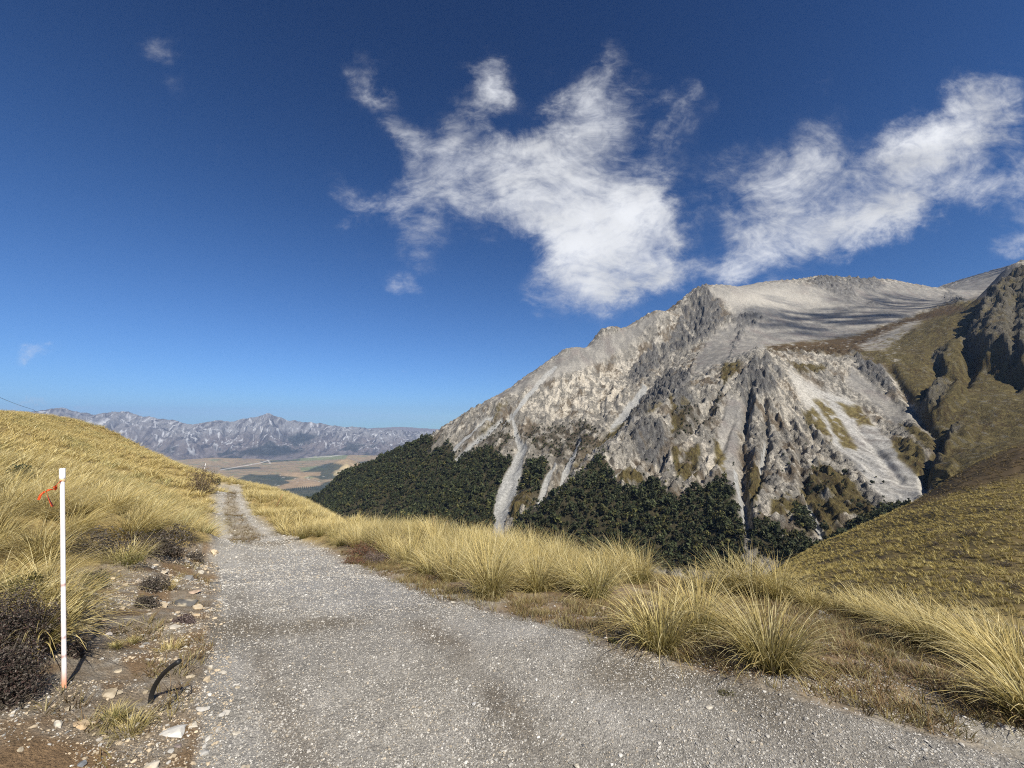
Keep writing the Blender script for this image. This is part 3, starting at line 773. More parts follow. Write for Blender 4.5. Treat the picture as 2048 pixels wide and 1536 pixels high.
vn = fbm(mx / 9, my / 9, 5, 141, .65); vl = fbm(mx / 45, my / 45, 4, 142); vs = fbm(mx / 3.2, my / 3.2, 4, 143, .7)
stre = np.where(fan > .5, fbm(ang * 24 + wn1, rk / 45, 5, 144, .6), fbm(ca / 14 + wn1, al_ / 42, 5, 145, .6))
vf = fbm(mx / 5.5, my / 5.5, 4, 146, .75)
c = lerp(lerp(C((.20, .188, .165)), (.42, .39, .335), sstep(-.2, .35, stre + .6 * vf)), (.085, .08, .072), sstep(.08, .34, vn + .5 * vf + .3 * stre) * .9)
c = lerp(c, (.13, .10, .065), sstep(.05, .35, vl + .5 * vn) * .7 * (1 - sc_m))
c = lerp(c, (.48, .44, .37), pl_m * sstep(-.15, .3, stre + .7 * vf) * .8)
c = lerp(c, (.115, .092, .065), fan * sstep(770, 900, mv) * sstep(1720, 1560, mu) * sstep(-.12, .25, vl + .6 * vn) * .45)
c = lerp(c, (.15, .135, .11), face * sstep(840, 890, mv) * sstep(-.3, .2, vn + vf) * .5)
sc = lerp(lerp(C((.165, .158, .146)), (.235, .223, .2), sstep(-.3, .4, stre)), (.165, .145, .135), sstep(0, .4, vl) * .6)
fan_sc = pm(scree_polys[2], 10)
sc = lerp(sc, (.30, .292, .272), fan_sc * sstep(-.5, .2, stre))
c = c + (sc - c) * (sc_m * .93)[:, None]
c = lerp(c, (.27, .268, .255), ch_m)
c = lerp(c, (.34, .322, .285), pl_m * sc_m * .8)
cg = lerp(lerp(C((.115, .11, .105)), (.21, .205, .19), sstep(-.1, .4, vs + .5 * vn)), (.06, .06, .06), sstep(.2, .5, vs))
c = c + (cg - c) * np.clip(crag, 0, 1)[:, None]
tz = lerp(lerp(C((.105, .087, .04)), (.15, .125, .058), sstep(-.2, .3, vn)), (.075, .055, .027), sstep(.0, .35, vs + .4 * vl))
tz = lerp(tz, (.085, .058, .032), pm(tuss_polys[0], 6) * .8)
trock = sstep(.42, .6, ridged(mx / 26, my / 26, 4, 150) * .6 + .35 * vn) * slope2
tz = lerp(tz, (.16, .155, .145), trock * .6)
tm = tu_m * (1 - (.85 - .3 * slope2) * crag)
tm = tm * (1 - .9 * pm(scree_polys[5], 4) * sstep(-.2, 0, hole)) * (1 - .9 * pm(scree_polys[6], 4))
c = c + (tz - c) * np.clip(tm, 0, 1)[:, None]
c = lerp(c, (.06, .048, .03), sh_m * .75 * (1 - ch_m) * (1 - crag))
c = lerp(c, (.045, .04, .022), f_m * .95)
lowl = sstep(1000, 700, mu) * sstep(950, 1000, mv)
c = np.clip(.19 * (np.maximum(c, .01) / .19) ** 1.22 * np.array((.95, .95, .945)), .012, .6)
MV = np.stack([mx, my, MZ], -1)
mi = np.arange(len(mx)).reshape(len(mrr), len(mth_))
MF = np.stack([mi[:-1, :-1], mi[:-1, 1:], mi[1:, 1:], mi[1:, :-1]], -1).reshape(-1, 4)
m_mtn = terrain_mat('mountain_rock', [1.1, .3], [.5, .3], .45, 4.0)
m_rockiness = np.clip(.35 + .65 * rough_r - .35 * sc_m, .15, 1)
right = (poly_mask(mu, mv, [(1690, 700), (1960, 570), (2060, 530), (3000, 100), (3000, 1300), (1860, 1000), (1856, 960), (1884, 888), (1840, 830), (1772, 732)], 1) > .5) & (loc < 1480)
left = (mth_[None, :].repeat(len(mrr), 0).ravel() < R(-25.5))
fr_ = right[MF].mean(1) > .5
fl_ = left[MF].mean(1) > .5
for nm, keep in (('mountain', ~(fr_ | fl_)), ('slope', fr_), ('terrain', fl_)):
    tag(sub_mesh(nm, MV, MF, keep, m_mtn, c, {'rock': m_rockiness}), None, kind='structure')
# ------------------------------------------------------------------ plain and far range
VZ = -720.0
pth = np.linspace(-58, 12, 620) * math.pi / 180
prr = np.exp(np.linspace(math.log(2300), math.log(12500), 420))
TH, RR = np.meshgrid(pth, prr)
px, py = (RR * np.sin(TH)).ravel(), (RR * np.cos(TH)).ravel()
pz = VZ + 14 * fbm(px / 500, py / 500, 4, 201)


def hillock(u, v, r, h, e=1.0, sharp=1.3, ro=0):
    global pz
    a, b, cc = ray(u, v)
    t = (VZ - CAMZ) / cc
    X, Y = a * t, b * t
    dx, dy = px - X, py - Y
    d = np.hypot(dx / e, dy) / r
    n = 1 + .35 * fbm(px / (r * .5), py / (r * .5), 4, int(u))
    pz = pz + h * np.clip(1 - d * n, 0, 1) ** sharp
    return X, Y


hillock(692, 944, 330, 150, 1.0, 1.0)
hillock(640, 950, 520, 110, 1.5, 1.0)
hillock(760, 945, 500, 120, 1.6, 1.0)
hillock(490, 985, 330, 90, 1.3, .9)
hillock(505, 960, 420, 80, 1.4, .9)
hillock(430, 925, 700, 90, 2.0, .8)
hillock(700, 915, 700, 60, 2.2, 1)
hillock(520, 902, 900, 110, 2.2, 1)
hillock(660, 985, 250, 30, 2.2, 1)
hillock(600, 968, 300, 35, 1.8, 1)
pu, pv = project(px, py, pz)
b1 = fbm(px / 900, py / 260, 5, 211); b2 = fbm(px / 260, py / 90, 5, 212); b3 = fbm(px / 90, py / 60, 4, 213)
wu2 = pu + 5 * b3 + 6 * b2; wv2 = pv + 1.5 * b3


def pp(pts, soft=1.5): return poly_mask(wu2, wv2, pts, soft)


def Cp(c): return np.broadcast_to(np.array(c, float), (len(px), 3)).copy()


c = lerp(lerp(Cp((.23, .17, .095)), (.19, .14, .085), sstep(0, .3, b1)), (.16, .16, .085), sstep(.1, .35, b2))
c = lerp(c, (.09, .085, .05), sstep(.25, .4, b3 + .5 * b2) * .7)
c = lerp(c, (.11, .15, .065), np.maximum(pp([(545, 912), (640, 906), (700, 906), (690, 918), (600, 922), (540, 920)]), pp([(600, 935), (660, 930), (650, 940), (600, 942)])) * .7)
for P in ([(470, 960), (500, 948), (560, 955), (600, 975), (540, 972)], [(640, 960), (700, 955), (690, 940), (640, 952)], [(560, 978), (660, 972), (700, 985), (690, 1010), (600, 1015), (560, 1000)], [(620, 975), (700, 950), (720, 960), (660, 990)],
          [(520, 922), (600, 918), (600, 921), (525, 926)], [(440, 936), (520, 934), (520, 937), (440, 940)], [(640, 958), (600, 945), (660, 925), (690, 930), (660, 948)], [(500, 952), (560, 948), (600, 956), (560, 962)], [(710, 925), (800, 912), (840, 915), (760, 930)]):
    c = lerp(c, (.035, .042, .026), pp(P) * .9)
c = lerp(c, (.30, .24, .125), pp([(665, 950), (692, 925), (712, 945), (700, 955)], 2) * .9)
c = lerp(c, (.235, .168, .098), np.maximum(pp([(560, 972), (600, 955), (640, 962), (640, 972), (560, 978)]), pp([(560, 946), (640, 944), (640, 952), (560, 952)])) * .9)
c = lerp(c, (.45, .42, .36), np.maximum(sstep(.42, .5, b3 + .3 * b2) * poly_mask(pu, pv, [(540, 945), (700, 940), (690, 970), (540, 972)], 3), 0) * .8)
for Lr in ([(440, 940, .8), (520, 926, .8), (545, 918, .8), (660, 913, .8), (720, 905, .8)], [(600, 994, 1.2), (625, 1003, 1.2)], [(535, 920, 1), (540, 926, 1.4)]):
    c = lerp(c, (.42, .39, .34), sstep(1.4, .7, line_dist(pu + 2 * b2, pv, Lr)) * .7)
pi_ = np.arange(len(px)).reshape(len(prr), len(pth))
PF = np.stack([pi_[:-1, :-1], pi_[:-1, 1:], pi_[1:, 1:], pi_[1:, :-1]], -1).reshape(-1, 4)
m_far = terrain_mat('far_land', [.012, .05], [.22, .18], .02, 12.0)
tag(mesh_np('plain', np.stack([px, py, pz], -1), PF, m_far, np.clip(c * 1.25, .015, .5), True, {'rock': np.full(len(px), .4)}), None, kind='structure')

# far range: skyline heights measured on the photo, spurs and gullies by ridged noise
sky_u = [-400, -100, 20, 60, 120, 180, 250, 310, 345, 385, 430, 470, 500, 530, 570, 620, 660, 700, 760, 860, 960, 1100]
sky_v = [812, 826, 820, 824, 816, 828, 825, 835, 840, 849, 843, 840, 832, 826, 838, 842, 848, 853, 858, 862, 866, 872]
fth = np.linspace(-56, 8, 900) * math.pi / 180
fyy = np.linspace(0, 1, 300)
R0, R1 = 9300.0, 15500.0
frr = R0 + (R1 - R0) * fyy ** 1.1
TH, RR = np.meshgrid(fth, frr)
fx, fy = (RR * np.sin(TH)).ravel(), (RR * np.cos(TH)).ravel()
fu = 1024 + FPX * np.tan(TH.ravel()) / FY   # column of the photo, near enough for the horizon
# crest distance wanders
crest = 12600 + 900 * perlin(TH.ravel() * 9, 0 * fx + .5, 301) + 350 * perlin(TH.ravel() * 27, 0 * fx + .5, 302)
hv = np.interp(fu, sky_u, sky_v)
hv = hv + 2.6 * fbm(TH.ravel() * 55, 0 * fx + 3.3, 4, 303)
a_, b_, c_ = ray(fu, hv)
ctop = CAMZ + crest * np.cos(TH.ravel()) / b_ * c_
t = (RR.ravel() - 9500) / (crest - 9500)
up = np.where(t < 1, np.clip(t, 0, 1) ** 1.15, np.clip(1 - (t - 1) * 1.2, -.3, 1))
lat = fx * .97 + fy * .1
rid = ridged(lat / 1500 + .25 * fbm(fx / 900, fy / 900, 3, 311), fy / 4200, 5, 312, .55)
rid2 = ridged(lat / 420 + .3 * fbm(fx / 400, fy / 400, 3, 313), fy / 1100, 5, 314, .6)
foot = np.clip(t, 0, 1) * np.clip((1.04 - t) * 5, 0, 1)
H = ctop - VZ
fz = VZ - 40 + (H + 40) * up + foot * H * ((rid - .62) * 1.15 + (rid2 - .5) * .6) * np.clip(1.1 - t * .6, 0, 1)
fz = np.where((t < 1), np.minimum(fz, VZ - 40 + (H + 40) * np.clip(t * 1.25, 0, 1) ** .9), fz)
wl = fbm(fx / 700, fy / 700, 5, 321); wsn = fbm(lat / 120, fy / 900, 5, 322); wf = fbm(fx / 160, fy / 160, 4, 323)


def Cf(c): return np.broadcast_to(np.array(c, float), (len(fx), 3)).copy()


hh = (fz - VZ) / np.maximum(H, 200)
gul = np.maximum(ridged((lat + .5 * fy) / 210 + .5 * wl, fy / 1100, 4, 325, .6), ridged((lat - .5 * fy) / 190 + .5 * wl, fy / 1100, 4, 326, .6))
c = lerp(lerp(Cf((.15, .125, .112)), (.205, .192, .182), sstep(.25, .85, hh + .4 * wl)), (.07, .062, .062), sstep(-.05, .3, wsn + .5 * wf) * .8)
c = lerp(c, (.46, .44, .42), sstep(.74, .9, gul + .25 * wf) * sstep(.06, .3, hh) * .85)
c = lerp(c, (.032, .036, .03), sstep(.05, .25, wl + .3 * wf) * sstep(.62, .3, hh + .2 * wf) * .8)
for P in ([(470, 905), (520, 890), (560, 893), (610, 903), (560, 912), (480, 910)], [(570, 875), (600, 865), (640, 870), (600, 890), (590, 895)]):
    fuu, fvv = project(fx, fy, fz)
    c = lerp(c, (.03, .034, .03), poly_mask(fuu + 5 * wf, fvv + 3 * wf, P, 4) * .85)
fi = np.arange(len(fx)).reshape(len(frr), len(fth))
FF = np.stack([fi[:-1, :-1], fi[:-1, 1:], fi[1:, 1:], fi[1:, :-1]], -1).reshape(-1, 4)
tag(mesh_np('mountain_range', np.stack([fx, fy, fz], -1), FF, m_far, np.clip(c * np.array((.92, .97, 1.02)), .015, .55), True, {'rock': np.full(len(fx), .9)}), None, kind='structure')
# a lower, farther range closing the gap on the right of the view down the valley
th2 = np.linspace(-24, -2, 300) * math.pi / 180
r2 = np.linspace(17000, 21000, 60)
TH, RR = np.meshgrid(th2, r2)
x2, y2 = (RR * np.sin(TH)).ravel(), (RR * np.cos(TH)).ravel()
u2 = 1024 + FPX * np.tan(TH.ravel()) / FY
v2 = np.interp(u2, [600, 700, 760, 800, 860, 900], [860, 858, 855, 853, 857, 858]) + 1.2 * fbm(TH.ravel() * 60, 0 * x2, 4, 331)
a_, b_, c_ = ray(u2, v2)
top2 = CAMZ + 19000 * np.cos(TH.ravel()) / b_ * c_
k = np.clip(1 - np.abs(RR.ravel() - 19000) / 2000, 0, 1)
z2 = VZ + (top2 - VZ) * k * (1 - .25 * ridged(x2 / 1800, y2 / 1800, 4, 332) * (1 - k))
ii = np.arange(len(x2)).reshape(len(r2), len(th2))
F2 = np.stack([ii[:-1, :-1], ii[:-1, 1:], ii[1:, 1:], ii[1:, :-1]], -1).reshape(-1, 4)
tag(mesh_np('hills', np.stack([x2, y2, z2], -1), F2, m_far, np.broadcast_to(np.array((.17, .15, .14)), (len(x2), 3)), True, {'rock': np.full(len(x2), .6)}), None, kind='structure')

# the land sheet under everything, out to the horizon
n = 64
a = np.linspace(0, 2 * math.pi, n, endpoint=False)
V = np.concatenate([[[0, 0, VZ - 60]], np.stack([70000 * np.cos(a), 70000 * np.sin(a), np.full(n, VZ - 60)], -1)])
F = np.array([(0, 1 + i, 1 + (i + 1) % n) for i in range(n)])
tag(mesh_np('land', V, F, m_far, np.broadcast_to(np.array((.17, .14, .09)), V.shape), True, {'rock': np.full(len(V), .3)}), None, kind='structure')

# air between here and the far range
if HAZE:
    lo, hi = (-26000, -3000, VZ - 62), (14000, 23000, 1000)
    V = np.array([(x, y, z) for x in (lo[0], hi[0]) for y in (lo[1], hi[1]) for z in (lo[2], hi[2])], float)
    F = np.array([(0, 1, 3, 2), (4, 6, 7, 5), (0, 4, 5, 1), (2, 3, 7, 6), (0, 2, 6, 4), (1, 5, 7, 3)])
    hm = bpy.data.materials.new('haze_air'); hm.use_nodes = True
    hn = hm.node_tree; hn.nodes.remove(hn.nodes['Principled BSDF'])
    pv_ = hn.nodes.new('ShaderNodeVolumePrincipled')
    pv_.inputs['Color'].default_value = HAZE_COL; pv_.inputs['Density'].default_value = HAZE
    pv_.inputs['Anisotropy'].default_value = 0.0
    hn.links.new(pv_.outputs[0], hn.nodes['Material Output'].inputs['Volume'])
    ho = mesh_np('haze', V, F, hm, None, False)
    tag(ho, None, kind='stuff')
# ------------------------------------------------------------------ unseen puffs added towards the sun, placed to cast shadows on the mountain
cm = bpy.data.materials.new('shadow_vapour'); cm.use_nodes = True
cn = cm.node_tree; cb3 = cn.nodes['Principled BSDF']
cb3.inputs['Base Color'].default_value = (.9, .9, .92, 1); cb3.inputs['Roughness'].default_value = 1
tcx = nd(cn, 'ShaderNodeTexCoord')
mpx = nd(cn, 'ShaderNodeMapping'); mpx.inputs['Scale'].default_value = (.01, .03, .03); cn.links.new(tcx.outputs['Object'], mpx.inputs['Vector'])
nx = nd(cn, 'ShaderNodeTexNoise', i_Scale=1.0, i_Detail=4.0); cn.links.new(mpx.outputs[0], nx.inputs['Vector'])
mx_ = nd(cn, 'ShaderNodeMapRange'); mx_.inputs['From Min'].default_value = .42; mx_.inputs['From Max'].default_value = .68; mx_.inputs['To Max'].default_value = .42
thick = nd(cn, 'ShaderNodeAttribute', attribute_name='thick'); ml = nd(cn, 'ShaderNodeMath', operation='MULTIPLY')
cn.links.new(nx.outputs['Fac'], mx_.inputs['Value']); cn.links.new(mx_.outputs[0], ml.inputs[0]); cn.links.new(thick.outputs['Fac'], ml.inputs[1]); cn.links.new(ml.outputs[0], cb3.inputs['Alpha'])


def shadow_cloud(targets, seed):
    r = np.random.default_rng(seed)
    parts = []
    for (u, v, Y, a, b) in targets:
        p = at(u, v, Y); p = p + SUN * (1120 - p[2]) / SUN[2]
        for k in range(6):
            V = IVs * np.array([a * r.uniform(.5, .9), b * r.uniform(.5, .9), 14]) + r.normal(0, .5, 3) * np.array([a, b, 10])
            V = V + 9 * np.stack([fbm(V[:, 0] / 40, V[:, 1] / 40, 3, seed + k)] * 3, -1)
            parts.append((V + p, IFs, (.9, .9, .92)))
    V, F, C = join(parts)
    tag(mesh_np('shadow_clouds', V, F, cm, C, True, {'thick': np.tile(np.abs(IVs[:, 2]) ** 1.2, len(V) // len(IVs))}), None, kind='stuff')


import bmesh
_b = bmesh.new(); bmesh.ops.create_icosphere(_b, subdivisions=3, radius=1); _b.verts.index_update()
IVs = np.array([v.co[:] for v in _b.verts]); IFs = np.array([[v.index for v in f.verts] for f in _b.faces]); _b.free()
shadow_cloud([(1620, 655, 1080, 190, 150), (1740, 645, 1140, 190, 130), (1830, 605, 1330, 190, 150), (1860, 625, 1230, 160, 110), (1660, 625, 1180, 200, 130)], 31)
shadow_cloud([(1960, 565, 1850, 230, 140), (2040, 540, 1850, 200, 140)], 32)
# ------------------------------------------------------------------ grass and plants
m_blade = leaf_mat('grass_blade', .55, .3, .14)
m_leaf = leaf_mat('leaf', .7, .2, .1)
STRAW, PALE, OLIVE, RUST = np.array((.54, .425, .17)), np.array((.72, .62, .33)), np.array((.165, .165, .05)), np.array((.30, .17, .06))


def blades(n, h, rb, spread, lean, segs, width, r, green=.5, bend=(.5, 1.7), droop=1.0):
    """V, F, C of one clump of n curved, tapering leaves"""
    az = r.uniform(0, 2 * math.pi, n)
    rad = rb * np.sqrt(r.uniform(0, 1, n))
    t0 = spread * (0.15 + 0.85 * rad / max(rb, 1e-6)) * r.uniform(.3, 1.1, n)
    bd = r.uniform(bend[0], bend[1], n) * droop
    Ln = h * r.uniform(.5, 1.22, n)
    kind = r.uniform(0, 1, n)
    dead = kind > .9
    Ln = np.where(dead, Ln * .65, Ln); t0 = np.where(dead, t0 + .35, t0)
    s = np.linspace(0, 1, segs + 1)
    ang = t0[:, None] + bd[:, None] * s[None] ** 1.5
    ds = Ln[:, None] / segs
    out = np.concatenate([np.zeros((n, 1)), np.cumsum(np.sin((ang[:, 1:] + ang[:, :-1]) / 2) * ds, 1)], 1)
    up = np.concatenate([np.zeros((n, 1)), np.cumsum(np.cos((ang[:, 1:] + ang[:, :-1]) / 2) * ds, 1)], 1)
    a0 = az + r.normal(0, .5, n)
    px_ = rad[:, None] * np.cos(az)[:, None] + out * np.cos(a0)[:, None]
    py_ = rad[:, None] * np.sin(az)[:, None] + out * np.sin(a0)[:, None]
    k = (s[None] ** 1.6) * Ln[:, None]
    px_ = px_ + lean[0] * k; py_ = py_ + lean[1] * k
    up = up - np.hypot(lean[0], lean[1]) ** 2 * .35 * k
    tw = a0 + math.pi / 2 + r.normal(0, .6, n)
    w = width * r.uniform(.6, 1.3, n)[:, None] * np.maximum((1 - s[None]) ** .6, .12)
    sx, sy = np.cos(tw)[:, None] * w / 2, np.sin(tw)[:, None] * w / 2
    V = np.stack([np.stack([px_ - sx, py_ - sy, up], -1), np.stack([px_ + sx, py_ + sy, up], -1)], 2).reshape(-1, 3)
    m = segs + 1
    b0 = (np.arange(n) * m * 2)[:, None] + (np.arange(segs) * 2)[None]
    F = np.stack([b0, b0 + 1, b0 + 3, b0 + 2], -1).reshape(-1, 4)
    tip = np.where((kind < .5)[:, None], STRAW, np.where((kind < .78)[:, None], PALE, np.where((kind < .9)[:, None], STRAW * .6 + OLIVE * .5, np.array((.22, .165, .11)))))
    g = np.clip(green * 1.5 * (1 - s[None] * (1.15 + .5 * r.uniform(0, 1, n)[:, None])), 0, 1)[..., None]
    C = tip[:, None] * (1 - g) + OLIVE * g
    C = C * r.uniform(.8, 1.12, n)[:, None, None]
    C = np.repeat(C[:, :, None, :], 2, 2).reshape(-1, 3)
    return V, F, C


def tussock_mesh(name, *a, **k):
    V, F, C = blades(*a, **k)
    return mesh_np(name, V, F, m_blade, C, True, link=False).data


def scatter_clumps(name, P, scale, protos, rot, lean_col=None, tint=None):
    """one mesh of many clumps: protos is a list of (V, F, C)"""
    r = np.random.default_rng(len(P))
    Vs, Fs, Cs, o = [], [], [], 0
    which = r.integers(0, len(protos), len(P))
    for k, (V, F, C) in enumerate(protos):
        q = np.where(which == k)[0]
        if not len(q): continue
        ca_, sa_ = np.cos(rot[q]), np.sin(rot[q])
        sc_ = scale[q]
        X = (V[None, :, 0] * ca_[:, None] - V[None, :, 1] * sa_[:, None]) * sc_[:, None] + P[q, 0, None]
        Y = (V[None, :, 0] * sa_[:, None] + V[None, :, 1] * ca_[:, None]) * sc_[:, None] + P[q, 1, None]
        Z = V[None, :, 2] * sc_[:, None] + P[q, 2, None]
        Vs.append(np.stack([X, Y, Z], -1).reshape(-1, 3))
        Fs.append((F[None] + (np.arange(len(q)) * len(V))[:, None, None]).reshape(-1, F.shape[1]) + o)
        o += len(q) * len(V)
        tc_ = (tint[q] if tint is not None else np.ones((len(q), 3)))
        Cs.append((C[None] * tc_[:, None, :]).reshape(-1, 3))
    return mesh_np(name, np.concatenate(Vs), np.concatenate(Fs), m_blade, np.concatenate(Cs), True)


def grid_pts(x0, x1, y0, y1, step, r):
    X, Y = np.meshgrid(np.arange(x0, x1, step), np.arange(y0, y1, step))
    X = X.ravel() + r.uniform(-.48, .48, X.size) * step; Y = Y.ravel() + r.uniform(-.48, .48, Y.size) * step
    return X, Y


BAND = [(488, 975), (500, 966), (530, 976), (565, 988), (605, 1008), (650, 1030), (720, 1049), (870, 1076), (1000, 1099), (1100, 1120), (1200, 1140), (1292, 1155), (1300, 1178), (1240, 1200), (1200, 1200), (1130, 1198), (1080, 1186), (990, 1200), (940, 1185),
        (850, 1146), (800, 1128), (750, 1104), (650, 1090), (570, 1069), (520, 1042), (494, 1005)]
r_ = np.random.default_rng(11)

# --- individual tussocks of the band right of the track and of the bank on the left
protoR = [tussock_mesh('tussock', 340 + 40 * (k % 4), .80, .12 + .03 * (k % 3), .55 + .14 * (k % 4), (.16 * math.cos(k * 2.1), .16 * math.sin(k * 2.1)), 5, .0078, np.random.default_rng(100 + k), .38 + .11 * (k % 4), bend=(.3 + .1 * (k % 3), 1.3 + .25 * (k % 4))) for k in range(11)]
protoL = [tussock_mesh('tussock', 420, .74, .14, .8, (.34 + .1 * (k % 3), -.18), 5, .0072, np.random.default_rng(200 + k), .34) for k in range(6)]
protoD = [tussock_mesh('tussock', 330, .62, .13, .7, (.25, .05), 4, .009, np.random.default_rng(300 + k), .25) for k in range(4)]


def put(me, p, sc, rz, label, group, tilt=(0, 0)):
    o = bpy.data.objects.new('tussock', me); COL.objects.link(o)
    o.location = p; o.scale = (sc * random.uniform(.93, 1.1), sc * random.uniform(.93, 1.1), sc * random.uniform(.92, 1.08)); o.rotation_euler = (tilt[0], tilt[1], rz)
    return tag(o, label, 'tussock', group)


X, Y = grid_pts(-40, 8, 3, 60, .56, r_)
Z = near_z(X, Y); uu, vv = project(X, Y, Z)
inb = poly_mask(uu, vv, BAND, 1.5) > .5
near_b = inb & (Y < 17)
for x, y, z in zip(X[near_b], Y[near_b], Z[near_b]):
    lab = 'golden tussock in the thick band between the gravel road and the drop to the valley'
    put(random.choice(protoR), (x, y, z - .03), random.uniform(.6, 1.02), random.uniform(0, 6.28), lab, 'tussocks in the band right of the road', (random.uniform(-.14, .14), random.uniform(-.14, .14)))
far_b = inb & ~near_b
# along the crest beyond, where the ridge falls away
extra = (Y > 17) & ~inb & (poly_mask(uu, vv, [(430, 962), (500, 950), (640, 1010), (720, 1040), (700, 1055), (600, 1012), (500, 972), (440, 971)], 2) > .5)
far_b |= extra & (poly_mask(uu, vv, ROAD, 2) < .1)

HERO = [  # (u, v) of the foot, height in metres, blades, lean, label
    (1318, 1296, .58, 620, (-.18, -.05), 'olive gold tussock at the road edge, leftmost of the three clumps on the verge'),
    (1400, 1268, .66, 620, (.0, .0), 'tall green hearted tussock in the middle of the three clumps on the verge'),
    (1540, 1335, .60, 900, (-.12, .0), 'big spreading tussock nearest the road, with pale straw blades fanning both ways'),
    (1458, 1186, .70, 560, (-.05, .05), 'domed tussock on the rim in front of the stream trees, left of the tallest one'),
    (1556, 1200, .72, 620, (.1, .05), 'domed tussock on the rim where the olive hillside begins, right of the tallest one'),
    (1506, 1192, .80, 620, (.10, .05), 'tallest domed tussock on the rim, between the pair that flanks it'),
    (1410, 1186, .50, 420, (-.1, .05), 'small tussock tucked against the left of the rounded rim tussock'),
    (1262, 1152, .52, 520, (.05, .0), 'low tussock on the rim in front of the dark forest, right of the thick band'),
    (1200, 1150, .62, 520, (.05, .0), 'tall tussock at the right end of the thick golden band'),
    (1625, 1216, .42, 420, (-.15, .0), 'small leaning tussock left of the pale flat rock gap on the rim'),
    (1672, 1228, .42, 420, (-.1, .0), 'short straw tussock at the foot of the olive hillside'),
    (1735, 1242, .50, 520, (-.28, .05), 'straw coloured tussock bent left, first of the big right-hand clumps'),
    (1800, 1262, .58, 700, (-.38, .05), 'long bladed tussock arching left over the brown verge'),
    (1868, 1300, .60, 900, (-.42, .0), 'largest right-hand tussock with blades drooping left to the ground'),
    (1935, 1290, .58, 700, (-.3, .05), 'dense golden tussock behind the largest right-hand clump'),
    (1990, 1335, .56, 800, (-.35, .0), 'dark hearted tussock at the right edge of the verge'),
    (2050, 1375, .56, 800, (-.3, .0), 'tussock cut off by the right edge of the picture'),
    (2040, 1310, .56, 620, (-.3, .0), 'pale tussock on the rim at the far right, above the grey scree patch'),
    (1860, 1278, .52, 520, (-.3, .0), 'straw tussock on the rim behind the arching clumps'),
    (2075, 1440, .42, 620, (-.3, 0), 'low tussock in the right corner beside the gravel'),
    (72, 1292, .5, 520, (.7, -.15), 'straw tussock drooping right over the dark shrub beside the pole'),
    (108, 1238, .5, 520, (.8, -.1), 'wind-bent tussock directly behind the lower half of the white pole'),
    (30, 1240, .55, 620, (.7, -.1), 'long bladed straw tussock at the left edge above the dark shrub'),
    (985, 1192, .60, 700, (-.1, -.05), 'front tussock of the thick band, spilling down towards the gravel'),
    (1075, 1182, .72, 700, (.0, .0), 'tall upright tussock at the front of the thick band'),
    (860, 1142, .66, 520, (.0, .0), 'rounded tussock by the gravel edge, right of the red-brown cushion plants'),
    (1150, 1180, .66, 600, (.05, .0), 'golden tussock at the front right of the thick band'),
]
for k, (u, v, h, n, lean, lab) in enumerate(HERO):
    p = hit(u, v)
    me = tussock_mesh('tussock', int(n * .8), h * .84, .10 * h / .5, .72, (lean[0] * .5, lean[1]), 6, .0075, np.random.default_rng(400 + k), .6, bend=(.5, 1.9))
    o = put(me, (p[0], p[1], p[2] - .03), 1.0, 0, lab, 'tussocks on the road verge')
# left bank and the near part of the hill
LEFTZONE = [(-300, 1330), (-300, 800), (0, 826), (90, 851), (200, 883), (300, 911), (400, 941), (440, 961), (436, 975), (424, 990), (416, 1025), (424, 1080), (395, 1092), (340, 1078), (280, 1075), (180, 1082), (110, 1100), (95, 1160), (80, 1230), (-20, 1290)]
X, Y = grid_pts(-80, 0, 1.6, 66, .60, r_)
keep = (X < -1.5)
X, Y = X[keep], Y[keep]
Z = near_z(X, Y); uu, vv = project(X, Y, Z); rr_ = np.hypot(X, Y)
inl = poly_mask(uu, vv, LEFTZONE, 2) > .5
crest_l = (rr_ > 40) & (uu < 445) & (uu > -200) & (poly_mask(uu, vv, LEFTZONE, 2) <= .5) & (vv < 1000) & (vv > 826)
nl = inl & (rr_ < 12.5)
for x, y, z in zip(X[nl], Y[nl], Z[nl]):
    put(random.choice(protoL), (x, y, z - .04), random.uniform(.75, 1.05) * (1.0 if y > 5.5 else .85), random.uniform(-.5, .5), 'wind-combed straw tussock on the bank left of the road, behind the white pole', 'tussocks on the left bank')
fl = (inl | crest_l) & ~nl
thin = (rr_ > 32) & (r_.uniform(0, 1, len(X)) < .25)
fl &= ~thin
pl_ = [blades(120, .62, .20, .7, (.42, -.12), 3, .016, np.random.default_rng(500 + k), .22, bend=(.5, 1.5)) for k in range(5)]
pf_ = [blades(60, .60, .26, .7, (.42, -.10), 2, .034, np.random.default_rng(520 + k), .2, bend=(.5, 1.5)) for k in range(5)]
hue = fbm(X / 5, Y / 5, 3, 71)
tint = 1.1 + np.stack([-.22 * sstep(.05, .4, hue), -.14 * sstep(.05, .4, hue), -.1 * sstep(.05, .4, hue)], -1) + r_.normal(0, .07, len(X))[:, None]
a1 = fl & (rr_ < 27); a2 = fl & (rr_ >= 27)
Pn = np.stack([X, Y, Z - .05], -1)
tag(scatter_clumps('tussock_grass', Pn[a1], r_.uniform(.75, 1.15, a1.sum()), pl_, r_.normal(0, .35, a1.sum()), tint=tint[a1]), None, kind='stuff')
tag(scatter_clumps('tussock_grass', Pn[a2], r_.uniform(.75, 1.2, a2.sum()), pf_, r_.normal(0, .35, a2.sum()), tint=tint[a2]), None, kind='stuff')
X, Y = grid_pts(-42, 2, 16, 66, .6, r_)
Z = near_z(X, Y); uu, vv = project(X, Y, Z)
